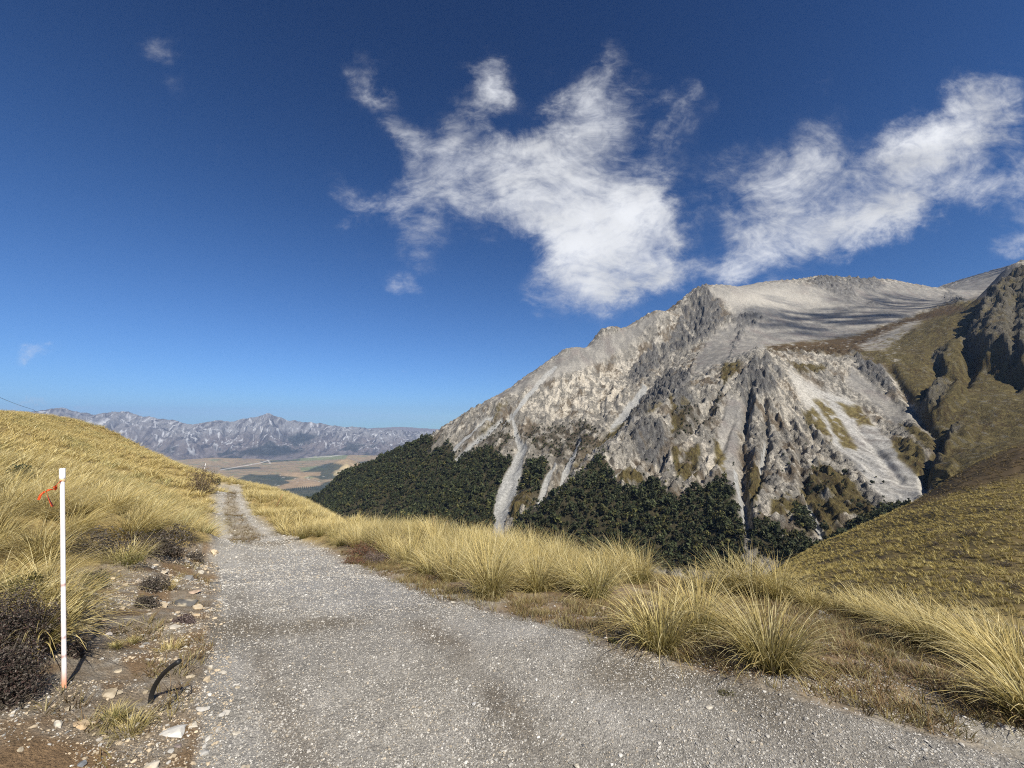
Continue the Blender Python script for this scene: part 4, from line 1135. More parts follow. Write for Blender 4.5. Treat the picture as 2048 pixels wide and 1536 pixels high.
q = ((poly_mask(uu, vv, BAND, 1.5) > .5) & (Y >= 17)) | ((Y > 17) & (poly_mask(uu, vv, [(436, 964), (500, 950), (640, 1000), (740, 1035), (720, 1060), (600, 1016), (500, 974), (478, 969), (440, 969)], 2) > .5))
q &= poly_mask(uu, vv, ROAD, 2) < .1
pb_ = [blades(110, .62, .2, .7, (.12, -.05), 3, .018, np.random.default_rng(540 + k), .3) for k in range(5)]
tag(scatter_clumps('tussock_grass', np.stack([X[q], Y[q], Z[q] - .05], -1), r_.uniform(.75, 1.15, q.sum()), pb_, r_.uniform(0, 6.28, q.sum())), None, kind='stuff')
# spur on the right: small clumps
X, Y = grid_pts(15, 190, 24, 190, .95, r_)
Z = near_z(X, Y); uu, vv = project(X, Y, Z); rr_ = np.hypot(X, Y)
sp = (poly_mask(uu, vv, [(1480, 1200), (1570, 1128), (1600, 1100), (1850, 965), (2048, 862), (2300, 740), (2300, 1300), (2048, 1240)], 3) > .5) & (rr_ > 20)
nz = fbm(X / 7, Y / 7, 4, 60)
sp &= (r_.uniform(0, 1, len(X)) > sstep(.15, .55, nz) * .5)
dark = poly_mask(uu, vv, [(1805, 1020), (1882, 964), (1941, 930), (2060, 880), (2060, 945), (1980, 968), (1921, 983), (1863, 1003)], 8)
sp &= r_.uniform(0, 1, len(X)) > dark * .55
ps_ = [blades(22, .62, .26, .8, (.0, -.1), 2, .09, np.random.default_rng(560 + k), .12) for k in range(6)]
tn = np.stack([.60 - .33 * dark, .58 - .34 * dark, .43 - .20 * dark], -1) * r_.uniform(.7, 1.15, len(X))[:, None]
tag(scatter_clumps('tussock_grass', np.stack([X, Y, Z - .04], -1)[sp], r_.uniform(.55, 1.2, sp.sum()), ps_, r_.uniform(0, 6.28, sp.sum()), tint=tn[sp]), None, kind='stuff')

# --- short dry grass on the verge, the bank and the strip between the wheel tracks
VERGE = [(690, 1112), (760, 1112), (860, 1152), (940, 1195), (1100, 1205), (1240, 1210), (1290, 1180), (1420, 1190), (1600, 1205), (1750, 1245), (1900, 1330), (2060, 1420), (2100, 1520), (1900, 1480), (1650, 1400), (1400, 1335), (1200, 1282), (1060, 1240), (960, 1212), (830, 1175)]
X = np.concatenate([r_.uniform(-6, 7, 260000), r_.uniform(-45, -5, 400000)]); Y = np.concatenate([r_.uniform(1.8, 12, 260000), r_.uniform(8, 56, 400000)])
Z = near_z(X, Y); uu, vv = project(X, Y, Z)
w0 = fbm(X / .35, Y / .35, 3, 81); w1 = fbm(X / 1.1, Y / 1.1, 3, 82)
pv_ = poly_mask(uu + 14 * w1, vv + 8 * w1, VERGE, 14) * sstep(-.35, .25, w0 + .4 * w1) * .85
bk = poly_mask(uu, vv, [(60, 1180), (150, 1110), (410, 1085), (436, 1100), (432, 1250), (380, 1420), (330, 1536), (0, 1536), (0, 1420)], 8) * sstep(.12, .4, w0 + .5 * w1) * .35
tg = poly_mask(uu + 3 * w1, vv, TRACKGRASS, 5) * .45
beyond = poly_mask(uu, vv, [(1290, 1150), (1420, 1160), (1640, 1200), (1800, 1240), (1750, 1260), (1600, 1230), (1300, 1185)], 8) * .5
edge_ = poly_mask(uu, vv, [(1600, 1385), (1800, 1420), (2000, 1470), (2100, 1500), (2100, 1400), (1900, 1360), (1700, 1330)], 14) * .22
pr = np.maximum.reduce([pv_, bk, tg, beyond, edge_])
s = r_.uniform(0, 1, len(X)) < pr
Pq = np.stack([X, Y, Z - .005], -1)[s]; kindg = (bk > pv_)[s]; tgs = (tg > .2)[s]
dg = [blades(5, .085, .02, .9, (.0, .0), 2, .0045, np.random.default_rng(600 + k), .15, bend=(.2, 1.4)) for k in range(8)]
tn = np.where(r_.uniform(0, 1, len(Pq))[:, None] < .45, np.array([.42, .34, .36]), np.array([.56, .56, .54])) * r_.uniform(.6, 1.15, len(Pq))[:, None]
tn = np.where(tgs[:, None], tn * np.array([.75, .7, .7]), tn)
tag(scatter_clumps('dry_grass', Pq, r_.uniform(.45, 1.35, len(Pq)) * np.where(Pq[:, 1] > 9, 1.6, 1), dg, r_.uniform(0, 6.28, len(Pq)), tint=tn), None, kind='stuff')


# --- scrub
def shrub(name, foot, w, d, h, n, leaf, cols, seed, label, cat='shrub', group=None, twigs=60, lumps=6):
    r = np.random.default_rng(seed)
    cx = r.uniform(-.33, .33, lumps) * w; cy = r.uniform(-.33, .33, lumps) * d; cr_ = r.uniform(.22, .36, lumps)
    k = r.integers(0, lumps, n)
    v = r.normal(0, 1, (n, 3)); v /= np.linalg.norm(v, axis=1)[:, None]; v[:, 2] = np.abs(v[:, 2]) * 1.0
    rad = r.uniform(.55, 1.03, n) ** .7
    P = np.stack([cx[k] + v[:, 0] * rad * cr_[k] * w, cy[k] + v[:, 1] * rad * cr_[k] * d, v[:, 2] * rad * h * (.6 + cr_[k])], -1)
    nn_ = v + r.normal(0, .7, (n, 3)); nn_ /= np.linalg.norm(nn_, axis=1)[:, None]
    t1 = np.cross(nn_, r.normal(0, 1, (n, 3))); t1 /= np.linalg.norm(t1, axis=1)[:, None] + 1e-9
    t2 = np.cross(nn_, t1)
    L_ = leaf * r.uniform(.6, 1.4, n)[:, None]
    V = np.stack([P - t2 * L_ * .3, P + t1 * L_, P + t2 * L_ * .3, P - t1 * L_ * .5], 1).reshape(-1, 3)
    F = np.arange(n * 4).reshape(n, 4)
    cols = np.array(cols)
    C = np.repeat(cols[r.integers(0, len(cols), n)] * r.uniform(.7, 1.3, n)[:, None], 4, 0)
    root = bpy.data.objects.new(name, None); COL.objects.link(root); root.location = foot; root.empty_display_size = .1
    tag(root, label, cat, group)
    o = mesh_np('foliage', V, F, m_leaf, C, False); o.parent = root
    parts = []
    for i in range(twigs):
        j = r.integers(0, n)
        e = P[j] * r.uniform(.85, 1.12)
        s0 = np.array([e[0] * .25, e[1] * .25, -.02])
        mid = (s0 + e) / 2 + r.normal(0, .04, 3) * h
        tv, tf = tube([s0, mid, e], [.006 * (1 + h), .004 * (1 + h), .0015], 4, False)
        parts.append((tv, tf, (.14, .115, .09)))
    tv, tf, tcx = join(parts)
    o2 = mesh_np('stem', tv, tf, m_bark, tcx); o2.parent = root
    return root


m_bark = col_mat('bark', .9, 30, .3, .4, .01)
GREY = [(.10, .085, .07), (.075, .06, .05), (.15, .125, .10), (.06, .055, .04)]
DARK = [(.055, .044, .034), (.035, .032, .024), (.10, .08, .065), (.075, .045, .038), (.16, .135, .11)]
OLV = [(.13, .115, .03), (.09, .085, .025), (.17, .14, .045), (.07, .07, .025)]
GRN = [(.03, .045, .022), (.022, .034, .017), (.045, .055, .03)]
REDB = [(.15, .06, .035), (.10, .045, .03), (.19, .10, .06), (.12, .09, .06)]
PURP = [(.14, .10, .095), (.19, .15, .135), (.09, .065, .06)]
BRN = [(.13, .09, .055), (.09, .065, .04), (.18, .13, .085)]


def at_px(u, v):
    p = hit(u, v); return (p[0], p[1], p[2] - .01)


def mpp(p):  # metres per photo pixel at a point
    return (p[1] * FY + (p[2] - CAMZ) * FZ) / FPX


SHR = [  # u, v foot, width px, height px, leaves, leaf size m, colours, label
    (165, 1108, 130, 52, 2600, .022, GREY, 'grey-brown scrub under the tussocks, just right of the white pole'),
    (290, 1104, 130, 50, 2600, .022, GREY, 'grey-brown scrub under the tussocks, beside the road bend of the bank'),
    (228, 1112, 70, 36, 1500, .018, GREY, 'small dark scrub between the two larger grey-brown ones'),
    (10, 1392, 130, 105, 11000, .009, DARK, 'dark shrub with purple-brown leaves overhanging the shaded hollow by the pole foot'),
    (-35, 1330, 170, 150, 15000, .009, DARK, 'dark shrub cut off by the left edge, behind the shaded hollow'),
    (60, 1300, 120, 90, 10000, .009, DARK, 'dark twiggy shrub behind the white pole foot, under drooping straw blades'),
    (18, 1228, 90, 80, 2600, .018, OLV, 'olive shrub at the left edge beside the white pole'),
    (152, 1310, 46, 28, 900, .012, DARK, 'low dark plant in the shadow right of the pole foot'),
    (36, 960, 46, 32, 900, .05, GRN, 'dark green bush alone on the golden hill at the left'),
    (404, 985, 52, 52, 2400, .06, BRN, 'brown bare-twigged bush on the bank where the track bends'),
    (432, 968, 18, 14, 500, .07, GRN, 'small dark bush at the crest behind the brown bare-twigged bush'),
    (462, 958, 12, 8, 300, .08, GRN, 'tiny dark bush on the skyline of the ridge beyond the track bend'),
    (565, 990, 22, 10, 400, .07, GRN, 'dark low bush on the ridge in front of the row of conifers'),
    (722, 1112, 70, 30, 2400, .018, REDB, 'red-brown cushion plant at the right edge of the gravel'),
    (752, 1130, 60, 24, 2200, .016, PURP, 'purple-grey cushion plant beside the red-brown one'),
    (712, 1128, 50, 16, 1400, .016, REDB, 'flat dark red mat plant touching the gravel'),
    (605, 1068, 32, 16, 900, .03, PURP, 'small purple-grey cushion at the foot of the band of tussocks'),
    (185, 1172, 60, 30, 1600, .016, [(.06, .075, .025), (.10, .09, .035), (.09, .075, .06)], 'low green and grey mat plant on the stony bank'),
    (300, 1178, 64, 26, 1800, .014, GREY, 'grey cushion plant behind the pale broken rock on the bank'),
    (285, 1215, 52, 22, 1500, .013, GREY, 'dark grey cushion plant left of the dark grey boulder'),
    (345, 1112, 60, 22, 1500, .018, BRN, 'dull brown low bush at the top of the bank by the road'),
    (365, 1245, 40, 14, 1000, .012, PURP, 'flat purple-brown mat among the white stones'),
    (390, 1120, 40, 18, 1000, .018, GREY, 'grey low bush where the bank meets the gravel'),
    (1225, 1285, 24, 10, 500, .012, [(.07, .085, .03), (.11, .10, .04)], 'small green weed at the gravel edge left of the verge tussocks'),
    (1940, 1070, 34, 12, 500, .10, DARK, 'small dark shrub high on the olive hillside, right of centre'),
    (1918, 1112, 40, 12, 500, .09, DARK, 'long dark shrub halfway up the olive hillside'),
    (1862, 1066, 22, 10, 350, .10, DARK, 'small dark shrub near the upper left of the olive hillside'),
    (1870, 1090, 30, 9, 350, .09, DARK, 'flat dark shrub left of the long dark shrub on the olive hillside'),
    (2012, 1134, 34, 12, 500, .09, DARK, 'dark shrub near the right edge of the olive hillside'),
    (1958, 1166, 70, 16, 900, .07, DARK, 'widest dark shrub low on the olive hillside above the right-hand tussocks'),
    (2036, 1180, 44, 16, 600, .07, DARK, 'dark shrub at the picture edge above the right-hand tussocks'),
    (1770, 1085, 26, 9, 350, .10, DARK, 'small dark shrub on the left part of the olive hillside'),
    (1460, 1385, 40, 5, 500, .008, [(.16, .15, .06), (.12, .11, .05)], 'yellow-green moss tuft on the gravel below the big tussock'),
]
for k, (u, v, wpx, hpx, n, lf, cols, lab) in enumerate(SHR):
    p = at_px(u, v); m_ = mpp(p)
    shrub('shrub', p, wpx * m_, wpx * m_ * .75, hpx * m_ * 1.1, n, lf, cols, 700 + k, lab, lumps=7)
# small grass tufts on the bank: things of their own
for k, (u, v, hh_, n, gr, lab) in enumerate([
        (330, 1178, .16, 260, .1, 'orange-brown spiky tuft on the stony bank'), (228, 1296, .07, 240, .9, 'flat green grass tuft above the pole shadow'), (262, 1286, .06, 200, .8, 'green grass tuft beside the white broken stone'),
        (225, 1440, .10, 300, .95, 'yellow-green tuft right of the flat tan slab'), (258, 1462, .12, 260, .4, 'straw tuft leaning over the soil edge'), (340, 1300, .12, 150, .15, 'pale dead grass tuft beside the brown soil patch'),
        (250, 1125, .34, 420, .8, 'green hearted tussock hanging over the grey-brown scrub')]):
    p = hit(u, v)
    me = tussock_mesh('grass_tuft', n, hh_, hh_ * .5, .9, (.1, -.1), 4, .0035 if hh_ < .3 else .006, np.random.default_rng(800 + k), gr)
    o = bpy.data.objects.new('grass_tuft', me); COL.objects.link(o); o.location = (p[0], p[1], p[2] - .01)
    tag(o, lab, 'grass tuft')

# --- beech forest on the mountain
def msample(x, y, arr):
    i = np.clip(np.searchsorted(mrr, np.hypot(x, y)) - 1, 0, len(mrr) - 2)
    t_ = np.arctan2(x, y)
    j = np.clip(((t_ - mth_[0]) / (mth_[1] - mth_[0])).astype(int), 0, len(mth_) - 2)
    g = arr.reshape(len(mrr), len(mth_))
    fi_ = np.clip((np.hypot(x, y) - mrr[i]) / (mrr[i + 1] - mrr[i]), 0, 1)
    return g[i, j] * (1 - fi_) + g[i + 1, j] * fi_


def crown(n, rx, h, leaf, seed):
    r = np.random.default_rng(seed)
    lump = r.normal(0, 1, (7, 3)); lump /= np.linalg.norm(lump, axis=1)[:, None]; lump[:, 2] = np.abs(lump[:, 2])
    lc = lump * np.array([rx * .55, rx * .55, h * .3]) + np.array([0, 0, h * .52])
    k = r.integers(0, 7, n)
    v = r.normal(0, 1, (n, 3)); v /= np.linalg.norm(v, axis=1)[:, None]
    P = lc[k] + v * np.array([rx * .55, rx * .55, h * .27]) * r.uniform(.6, 1.05, n)[:, None]
    nn_ = v + r.normal(0, .55, (n, 3)); nn_ /= np.linalg.norm(nn_, axis=1)[:, None]
    t1 = np.cross(nn_, r.normal(0, 1, (n, 3))); t1 /= np.linalg.norm(t1, axis=1)[:, None] + 1e-9
    t2 = np.cross(nn_, t1)
    L_ = leaf * r.uniform(.6, 1.4, n)[:, None]
    V = np.stack([P - t2 * L_ * .6, P + t1 * L_, P + t2 * L_ * .6, P - t1 * L_], 1).reshape(-1, 3)
    F = np.arange(n * 4).reshape(n, 4)
    cs = np.array([(.027, .035, .014), (.038, .046, .019), (.019, .025, .011), (.058, .062, .027)])
    C = np.repeat(cs[r.integers(0, 4, n)] * r.uniform(.75, 1.3, n)[:, None], 4, 0)
    return V, F, C


m_far_leaf = leaf_mat('beech_leaf', .75, .12, .15)
crowns = [crown(60, 3.3, 9.0, 1.1, 900 + k) for k in range(7)]
X, Y = grid_pts(-640, 430, 300, 1080, 4.6, r_)
fm_ = msample(X, Y, f_m); Z = msample(X, Y, MZ)
uu, vv = project(X, Y, Z)
gapn = fbm(X / 28, Y / 28, 4, 777)
q = (fm_ > r_.uniform(.12, .75, len(X))) & (uu > 560) & (uu < 1860) & (r_.uniform(0, 1, len(X)) > sstep(.22, .5, gapn) * .8)
# thinner, stunted edge and scattered bush-size trees above the treeline
fw_ = msample(X, Y, pmany(forest_polys, 30) * (1 - ch_m))
fringe = (~q) & (fw_ > .1) & (r_.uniform(0, 1, len(X)) < fw_ * .35)
sca = (~q) & (msample(X, Y, sh_m) > .35) & (r_.uniform(0, 1, len(X)) < .55)
lone = (~q) & (vv > 890) & (uu > 1000) & (uu < 1800) & (msample(X, Y, cut) < 2) & (r_.uniform(0, 1, len(X)) < .028)
szt = np.where(q, r_.uniform(.55, 1.0, len(X)) * (.55 + .45 * fm_) * (1 + .55 * (r_.uniform(0, 1, len(X)) < .16)), r_.uniform(.28, .55, len(X)))
szt = szt * np.where(uu < 1000, .85, 1.0)
q = q | sca | lone | fringe
tn = r_.uniform(.5, 1.45, q.sum())[:, None] * np.where(r_.uniform(0, 1, q.sum())[:, None] < .12, np.array([1.9, 1.6, 1.25]), np.ones(3))
fo = scatter_clumps('forest', np.stack([X, Y, Z - .6], -1)[q], szt[q], crowns, r_.uniform(0, 6.28, q.sum()), tint=tn)
fo.data.materials[0] = m_far_leaf
tag(fo, None, kind='stuff')


def tree(u, v, s, label, seed):
    """beech on the mountain: foot found on the slope mesh along the line of sight"""
    ys = np.linspace(300, 1200, 1800); a, b, cc = ray(u, v); t = ys / b
    zt = msample(a * t, ys, MZ)
    k = np.argmax(CAMZ + cc * t < zt)
    root = bpy.data.objects.new('beech_tree', None); COL.objects.link(root); root.location = (a * t[k], ys[k], zt[k] - .4)
    root.scale = (s, s, s)
    tag(root, label, 'tree')
    V, F, C = crown(150, 3.9, 9.5, .95, seed)
    o = mesh_np('crown', V, F, m_far_leaf, C); o.parent = root
    parts = [tube([(0, 0, -.5), (.1, 0, 3), (.2, .1, 7)], [.35, .28, .1], 7) + ((.12, .11, .09),)]
    for i in range(5):
        an = i * 1.3
        parts.append(tube([(.1, 0, 2.6 + i * .6), (1.6 * math.cos(an), 1.6 * math.sin(an), 4.6 + i * .6), (2.4 * math.cos(an), 2.4 * math.sin(an), 5.4 + i * .6)], [.14, .08, .03], 5) + ((.12, .11, .09),))
    o2 = mesh_np('trunk', *join(parts)[:2], m_bark, join(parts)[2]); o2.parent = root


for k, (u, v, s, lab) in enumerate([
        (1746, 970, .62, 'single round dark tree alone on the grey scree slope'), (1640, 985, .95, 'dark beech on the brown slope left of the grey scree'), (1690, 950, .75, 'small beech high on the brown slope beside the scree streaks'),
        (1722, 1022, .9, 'beech above the stream, just below the end of the brown slope'), (1618, 980, .8, 'beech growing against the left of the dark beech on the brown slope'), (1605, 1050, 1.1, 'beech clump tree between the two pale gullies'),
        (1528, 1075, 1.15, 'tall beech right of the pale gully bottom'), (1440, 985, 1.1, 'beech topping the forest beside the pale gully'), (1342, 1003, .8, 'beech on the upper forest edge under the pale eroded rock'),
        (1500, 1075, .9, 'dark beech standing close to the pale gully mouth'), (1650, 1068, 1.0, 'beech at the foot of the narrow pale gully'), (1782, 1030, .9, 'last beech of the dark line along the stream, on the right')]):
    tree(u, v, s, lab, 950 + k)

# --- conifer plantation and shelter row far down on the plain
def plain_pt(u, v):
    a, b, cc = ray(u, v); t = (VZ + 4 - CAMZ) / cc
    return np.array([a * t, b * t, VZ + 4.])


r = np.random.default_rng(5)
n_ = 9
cv, cf, cc_ = [], [], []
for lay in range(3):
    z0, z1, rad = 3 + lay * 8, 14 + lay * 8, 6.5 - lay * 1.7
    o0 = len(cv)
    cv += [(rad * math.cos(2 * math.pi * i / n_) * r.uniform(.8, 1.2), rad * math.sin(2 * math.pi * i / n_) * r.uniform(.8, 1.2), z0) for i in range(n_)] + [(0, 0, z1)]
    cf += [(o0 + i, o0 + (i + 1) % n_, o0 + n_) for i in range(n_)]
con = mesh_np('conifer_tree', np.array(cv), np.array(cf), m_far_leaf, np.broadcast_to(np.array((.028, .036, .022)), (len(cv), 3)), False, link=False).data
for k in range(24):
    u = 560 + k * 4.1; v = 984 - k * .55
    o = bpy.data.objects.new('conifer_tree', con); COL.objects.link(o); o.location = plain_pt(u, v); s = r.uniform(.8, 1.15); o.scale = (s, s, s * r.uniform(.9, 1.1))
    tag(o, 'small dark conifer in the row along the far plantation edge', 'tree', 'row of conifers on the plain')
Xp = []
for k in range(900):
    u = r.uniform(540, 720); v = r.uniform(980, 1014)
    if u < 560 + (v - 980) * .5 or v < 985 - (u - 560) * .13: continue
    Xp.append(plain_pt(u, v))
Xp = np.array(Xp)
pf2 = scatter_clumps('plantation_forest', Xp, r.uniform(.6, 1.0, len(Xp)), [(np.array(cv), np.array(cf), np.broadcast_to(np.array((.026, .034, .02)), (len(cv), 3)))], r.uniform(0, 6, len(Xp)))
pf2.data.materials[0] = m_far_leaf
tag(pf2, None, kind='stuff')
# ------------------------------------------------------------------ stones
m_stone = col_mat('stone', .9, 14, .28, .5, .01)


def ico(sub):
    import bmesh
    bm = bmesh.new(); bmesh.ops.create_icosphere(bm, subdivisions=sub, radius=1)
    V = np.array([v.co[:] for v in bm.verts]); bm.verts.index_update()
    F = np.array([[v.index for v in f.verts] for f in bm.faces]); bm.free()
    return V, F


IV, IF = ico(4)
SV, SF = ico(1)


def stone_shape(seed, V0, cuts=9, squash=(1, .8, .6)):
    r = np.random.default_rng(seed)
    V = V0.copy()
    for k in range(cuts):   # broken faces
        n = r.normal(0, 1, 3); n /= np.linalg.norm(n); d = r.uniform(.36, .8)
        s = V @ n; over = s > d
        V[over] -= np.outer(s[over] - d, n) * .96
    V = V * np.array(squash)
    return V


def rock(u, v, wpx, hpx, col, label, seed, shade2=None):
    p = hit(u, v); m_ = mpp(p)
    r = np.random.default_rng(seed)
    V = stone_shape(seed, IV, 16, (1, r.uniform(.65, .9), min(1.0, hpx / wpx)))
    V = V + .035 * np.stack([fbm(V[:, 1] * 3 + seed, V[:, 2] * 3, 3, seed), fbm(V[:, 0] * 3, V[:, 2] * 3 + seed, 3, seed + 1), fbm(V[:, 0] * 3 + seed, V[:, 1] * 3, 3, seed + 2)], -1)
    a = r.uniform(0, 6.28); ca_, sa_ = math.cos(a * .12 - .3), math.sin(a * .12 - .3)
    V = np.stack([V[:, 0] * ca_ - V[:, 1] * sa_, V[:, 0] * sa_ + V[:, 1] * ca_, V[:, 2]], -1)
    V = V * wpx * m_ / 2 * .95
    c1 = np.array(col); c2 = np.array(shade2) if shade2 is not None else c1 * .7
    t_ = sstep(-.1, .3, fbm(V[:, 0] / (wpx * m_) * 3 + seed, V[:, 1] / (wpx * m_) * 3 + V[:, 2] / (wpx * m_) * 3, 4, seed))
    C = c1 + (c2 - c1) * t_[:, None]
    o = mesh_np('rock', V, IF, m_stone, C, False)
    o.location = (p[0], p[1], p[2] + V[:, 2].max() * .1)
    tag(o, label, 'rock', 'rocks on the road and its bank')


CREAM, WHITE, TAN, GRY, DGR = (.40, .34, .245), (.46, .42, .345), (.40, .295, .18), (.24, .228, .20), (.10, .097, .092)
ROCKS = [
    (238, 1344, 24, 16, CREAM, 'pale cream stone on the brown soil, right of the pole shadow', None),
    (214, 1390, 48, 26, (.27, .22, .15), 'brown earthy rock with a pale broken corner, below the pole', CREAM),
    (232, 1388, 24, 14, CREAM, 'pale angular rock leaning on the brown earthy rock', None),
    (116, 1450, 34, 26, WHITE, 'rounded pale grey stone left of the flat tan slab', GRY),
    (160, 1450, 62, 14, TAN, 'long flat tan slab lying below the pole', (.55, .43, .27)),
    (290, 1386, 16, 13, CREAM, 'small pale tan stone beside the black hose foot', None),
    (306, 1534, 40, 28, WHITE, 'white stone cut by the bottom edge of the picture', CREAM),
    (366, 1212, 56, 26, DGR, 'dark grey boulder with a pale rim on the stony bank', (.40, .35, .26)),
    (392, 1218, 24, 20, CREAM, 'pale yellow stone against the right of the dark grey boulder', TAN),
    (390, 1230, 26, 9, TAN, 'flat yellowish stone in front of the dark grey boulder', CREAM),
    (276, 1166, 30, 17, (.42, .36, .28), 'pale broken rock beside the grey cushion plant', GRY),
    (326, 1146, 26, 14, WHITE, 'pale stone with a white top above the orange-brown tuft', CREAM),
    (400, 1146, 15, 12, WHITE, 'small white stone at the edge of the gravel', None),
    (178, 1188, 34, 9, (.60, .50, .33), 'flat cream stone beside the brown soil patch', None),
    (214, 1272, 24, 15, (.45, .41, .37), 'pale grey stone crossed by the shadow of the pole top', GRY),
    (345, 1254, 34, 11, WHITE, 'broken flat white stone above the brown soil patch', None),
    (300, 1228, 15, 11, WHITE, 'small white stone in the middle of the stony bank', None),
    (200, 1246, 20, 9, TAN, 'flat tan stone in the litter near the white pole', None),
    (420, 1338, 19, 15, WHITE, 'white stone at the road edge above the flat white chip', CREAM),
    (444, 1346, 32, 8, WHITE, 'flat white chip lying on the road edge', None),
    (380, 1354, 20, 10, CREAM, 'pale chip between the black hose and the road', None),
    (475, 1376, 15, 7, CREAM, 'small pale chip alone on the gravel road', None),
    (350, 1468, 66, 18, (.42, .41, .38), 'low broken pale grey rock flush with the road edge', (.52, .50, .45)),
    (415, 1480, 30, 22, (.42, .41, .38), 'grey-white stone right of the low broken rock', WHITE),
    (408, 1506, 34, 15, (.40, .39, .36), 'flat grey stone at the bottom of the road edge', None),
    (385, 1452, 28, 12, WHITE, 'white chip on top of the low broken rock', None),
    (440, 1432, 26, 12, (.45, .43, .39), 'flat pale chip right of the broken grey stones', None),
    (405, 1420, 30, 18, (.36, .35, .33), 'broken light grey stone above the low broken rock', WHITE),
    (470, 1468, 22, 9, WHITE, 'flat white chip lying on the gravel by the bottom left of the road', None),
    (168, 1408, 18, 7, CREAM, 'thin pale stone above the flat tan slab', None),
    (137, 1418, 26, 7, CREAM, 'thin flat pale stone between the pole foot and the slab', None),
    (196, 1482, 20, 15, (.36, .33, .29), 'grey stone on the soil edge below the straw tuft', None),
    (356, 1492, 24, 10, (.22, .18, .16), 'dull purple-brown stone at the bottom of the bank', None),
    (415, 1306, 13, 8, WHITE, 'tiny white stone at the road edge beside the brown soil patch', None),
    (165, 1530, 26, 14, (.17, .18, .19), 'dark blue-grey stone at the bottom edge of the picture', None),
    (40, 1500, 17, 10, CREAM, 'small pale stone on the bare soil at the lower left', None),
    (385, 1186, 36, 12, (.45, .34, .25), 'pinkish flat stone between the dark boulder and the gravel', None),
    (430, 1168, 30, 14, DGR, 'dark stone at the gravel edge near the top of the bank', GRY),
    (342, 1385, 16, 8, CREAM, 'pale chip inside the wire loop', None),
    (2012, 1456, 36, 16, (.42, .40, .36), 'pale grey stone on the verge at the lower right', WHITE),
    (1166, 1492, 13, 9, (.10, .10, .10), 'black pebble on the gravel near the bottom middle', None),
    (1154, 1534, 17, 15, WHITE, 'white pebble at the bottom middle edge of the road', None),
    (1420, 1415, 20, 8, WHITE, 'pale pebble on the gravel below the verge tussocks', None),
    (1590, 1212, 34, 8, (.42, .40, .36), 'flat pale rock on the rim below the rounded tussock', None),
    (1640, 1226, 30, 7, (.38, .36, .33), 'second flat pale rock on the rim, right of the first', None),
    (905, 1205, 14, 8, WHITE, 'white stone where the gravel meets the dry grass', None),
    (760, 1125, 14, 7, WHITE, 'white stone on the gravel edge below the cushion plants', None),
    (948, 1408, 16, 8, (.45, .44, .42), 'grey-white pebble between the wheel lines', None),
    (1205, 1218, 20, 10, (.40, .33, .26), 'pinkish stone on the dry grass verge', None),
]
for k, (u, v, a, b, c_, lab, c2) in enumerate(ROCKS):
    rock(u, v, a, b, c_, lab, 1000 + k, c2)

# loose gravel: thousands of small chips
r = np.random.default_rng(77)
Nn = 480000
rd_ = np.exp(r.uniform(math.log(1.5), math.log(62), Nn)); ta = r.uniform(-62, 56, Nn) * math.pi / 180
X, Y = rd_ * np.sin(ta), rd_ * np.cos(ta)
Z = near_z(X, Y); uu, vv = project(X, Y, Z)
pr = poly_mask(uu, vv, ROAD, 14) * (.75 + .5 * fbm(X / .7, Y / .7, 3, 400)) * (1 - .9 * poly_mask(uu, vv, TRACKGRASS, 6))
wl_ = np.exp(-line_dist(uu, vv, [(640, 1140, 16), (760, 1200, 22), (900, 1290, 28), (1000, 1400, 36), (1120, 1560, 54)]) ** 2) + .7 * np.exp(-line_dist(uu, vv, [(480, 1200, 20), (560, 1400, 40), (620, 1560, 60)]) ** 2)
pr = pr * (1 - .5 * np.clip(wl_, 0, 1) * sstep(-.4, .1, fbm(X / .9, Y / .9, 3, 402)))
bk = poly_mask(uu, vv, [(100, 1180), (300, 1115), (432, 1090), (470, 1400), (400, 1700), (-200, 1700), (-50, 1420)], 12)
pr = np.maximum(pr, bk * sstep(-.3, .3, fbm(X / .5, Y / .5, 3, 401)) * .9)
big_ = (bk > .5) & (r.uniform(0, 1, Nn) < .05)
pr = np.maximum(pr, poly_mask(uu, vv, VERGE, 14) * (.12 + .5 * sstep(0, .35, fbm(X / .4, Y / .4, 3, 403))))
pr = np.maximum(pr, poly_mask(uu, vv, [(1180, 1285), (1400, 1335), (1650, 1395), (1900, 1470), (2080, 1520), (2080, 1400), (1900, 1370), (1700, 1340), (1500, 1340), (1300, 1290)], 14) * .9)
size = np.where(r.uniform(0, 1, Nn) < .022, r.uniform(.009, .017, Nn), r.uniform(.003, .0075, Nn)) * np.clip(rd_ / 3.8, .9, 9.0)
size = np.where(big_, size * r.uniform(1.8, 3.6, Nn), size)
s = (r.uniform(0, 1, Nn) < pr)
s &= (size > rd_ * .0010)
P = np.stack([X, Y, Z], -1)[s]; size = size[s]; isb = (bk > .5)[s]
protos = []
for k in range(10):
    V = stone_shape(2000 + k, SV, 5, (1, .75, .55)); protos.append((V, SF, np.ones_like(V)))
pal = np.array([(.37, .35, .31), (.45, .43, .385), (.50, .48, .43), (.22, .21, .19), (.37, .32, .245), (.55, .53, .49)])
cidx = r.choice(6, len(P), p=[.38, .22, .06, .19, .14, .01])
tn = pal[cidx] * r.uniform(.8, 1.2, len(P))[:, None]
tn = np.where((isb & (r.uniform(0, 1, len(P)) < .5))[:, None], np.array([.44, .36, .25]) * r.uniform(.7, 1.25, len(P))[:, None], tn)
go = scatter_clumps('gravel', P + np.array([0, 0, 1.0]) * (size * .12)[:, None], size, protos, r.uniform(0, 6.28, len(P)), tint=tn)
go.data.materials[0] = m_stone
go.data.polygons.foreach_set('use_smooth', np.zeros(len(go.data.polygons), bool))
tag(go, None, kind='stuff')

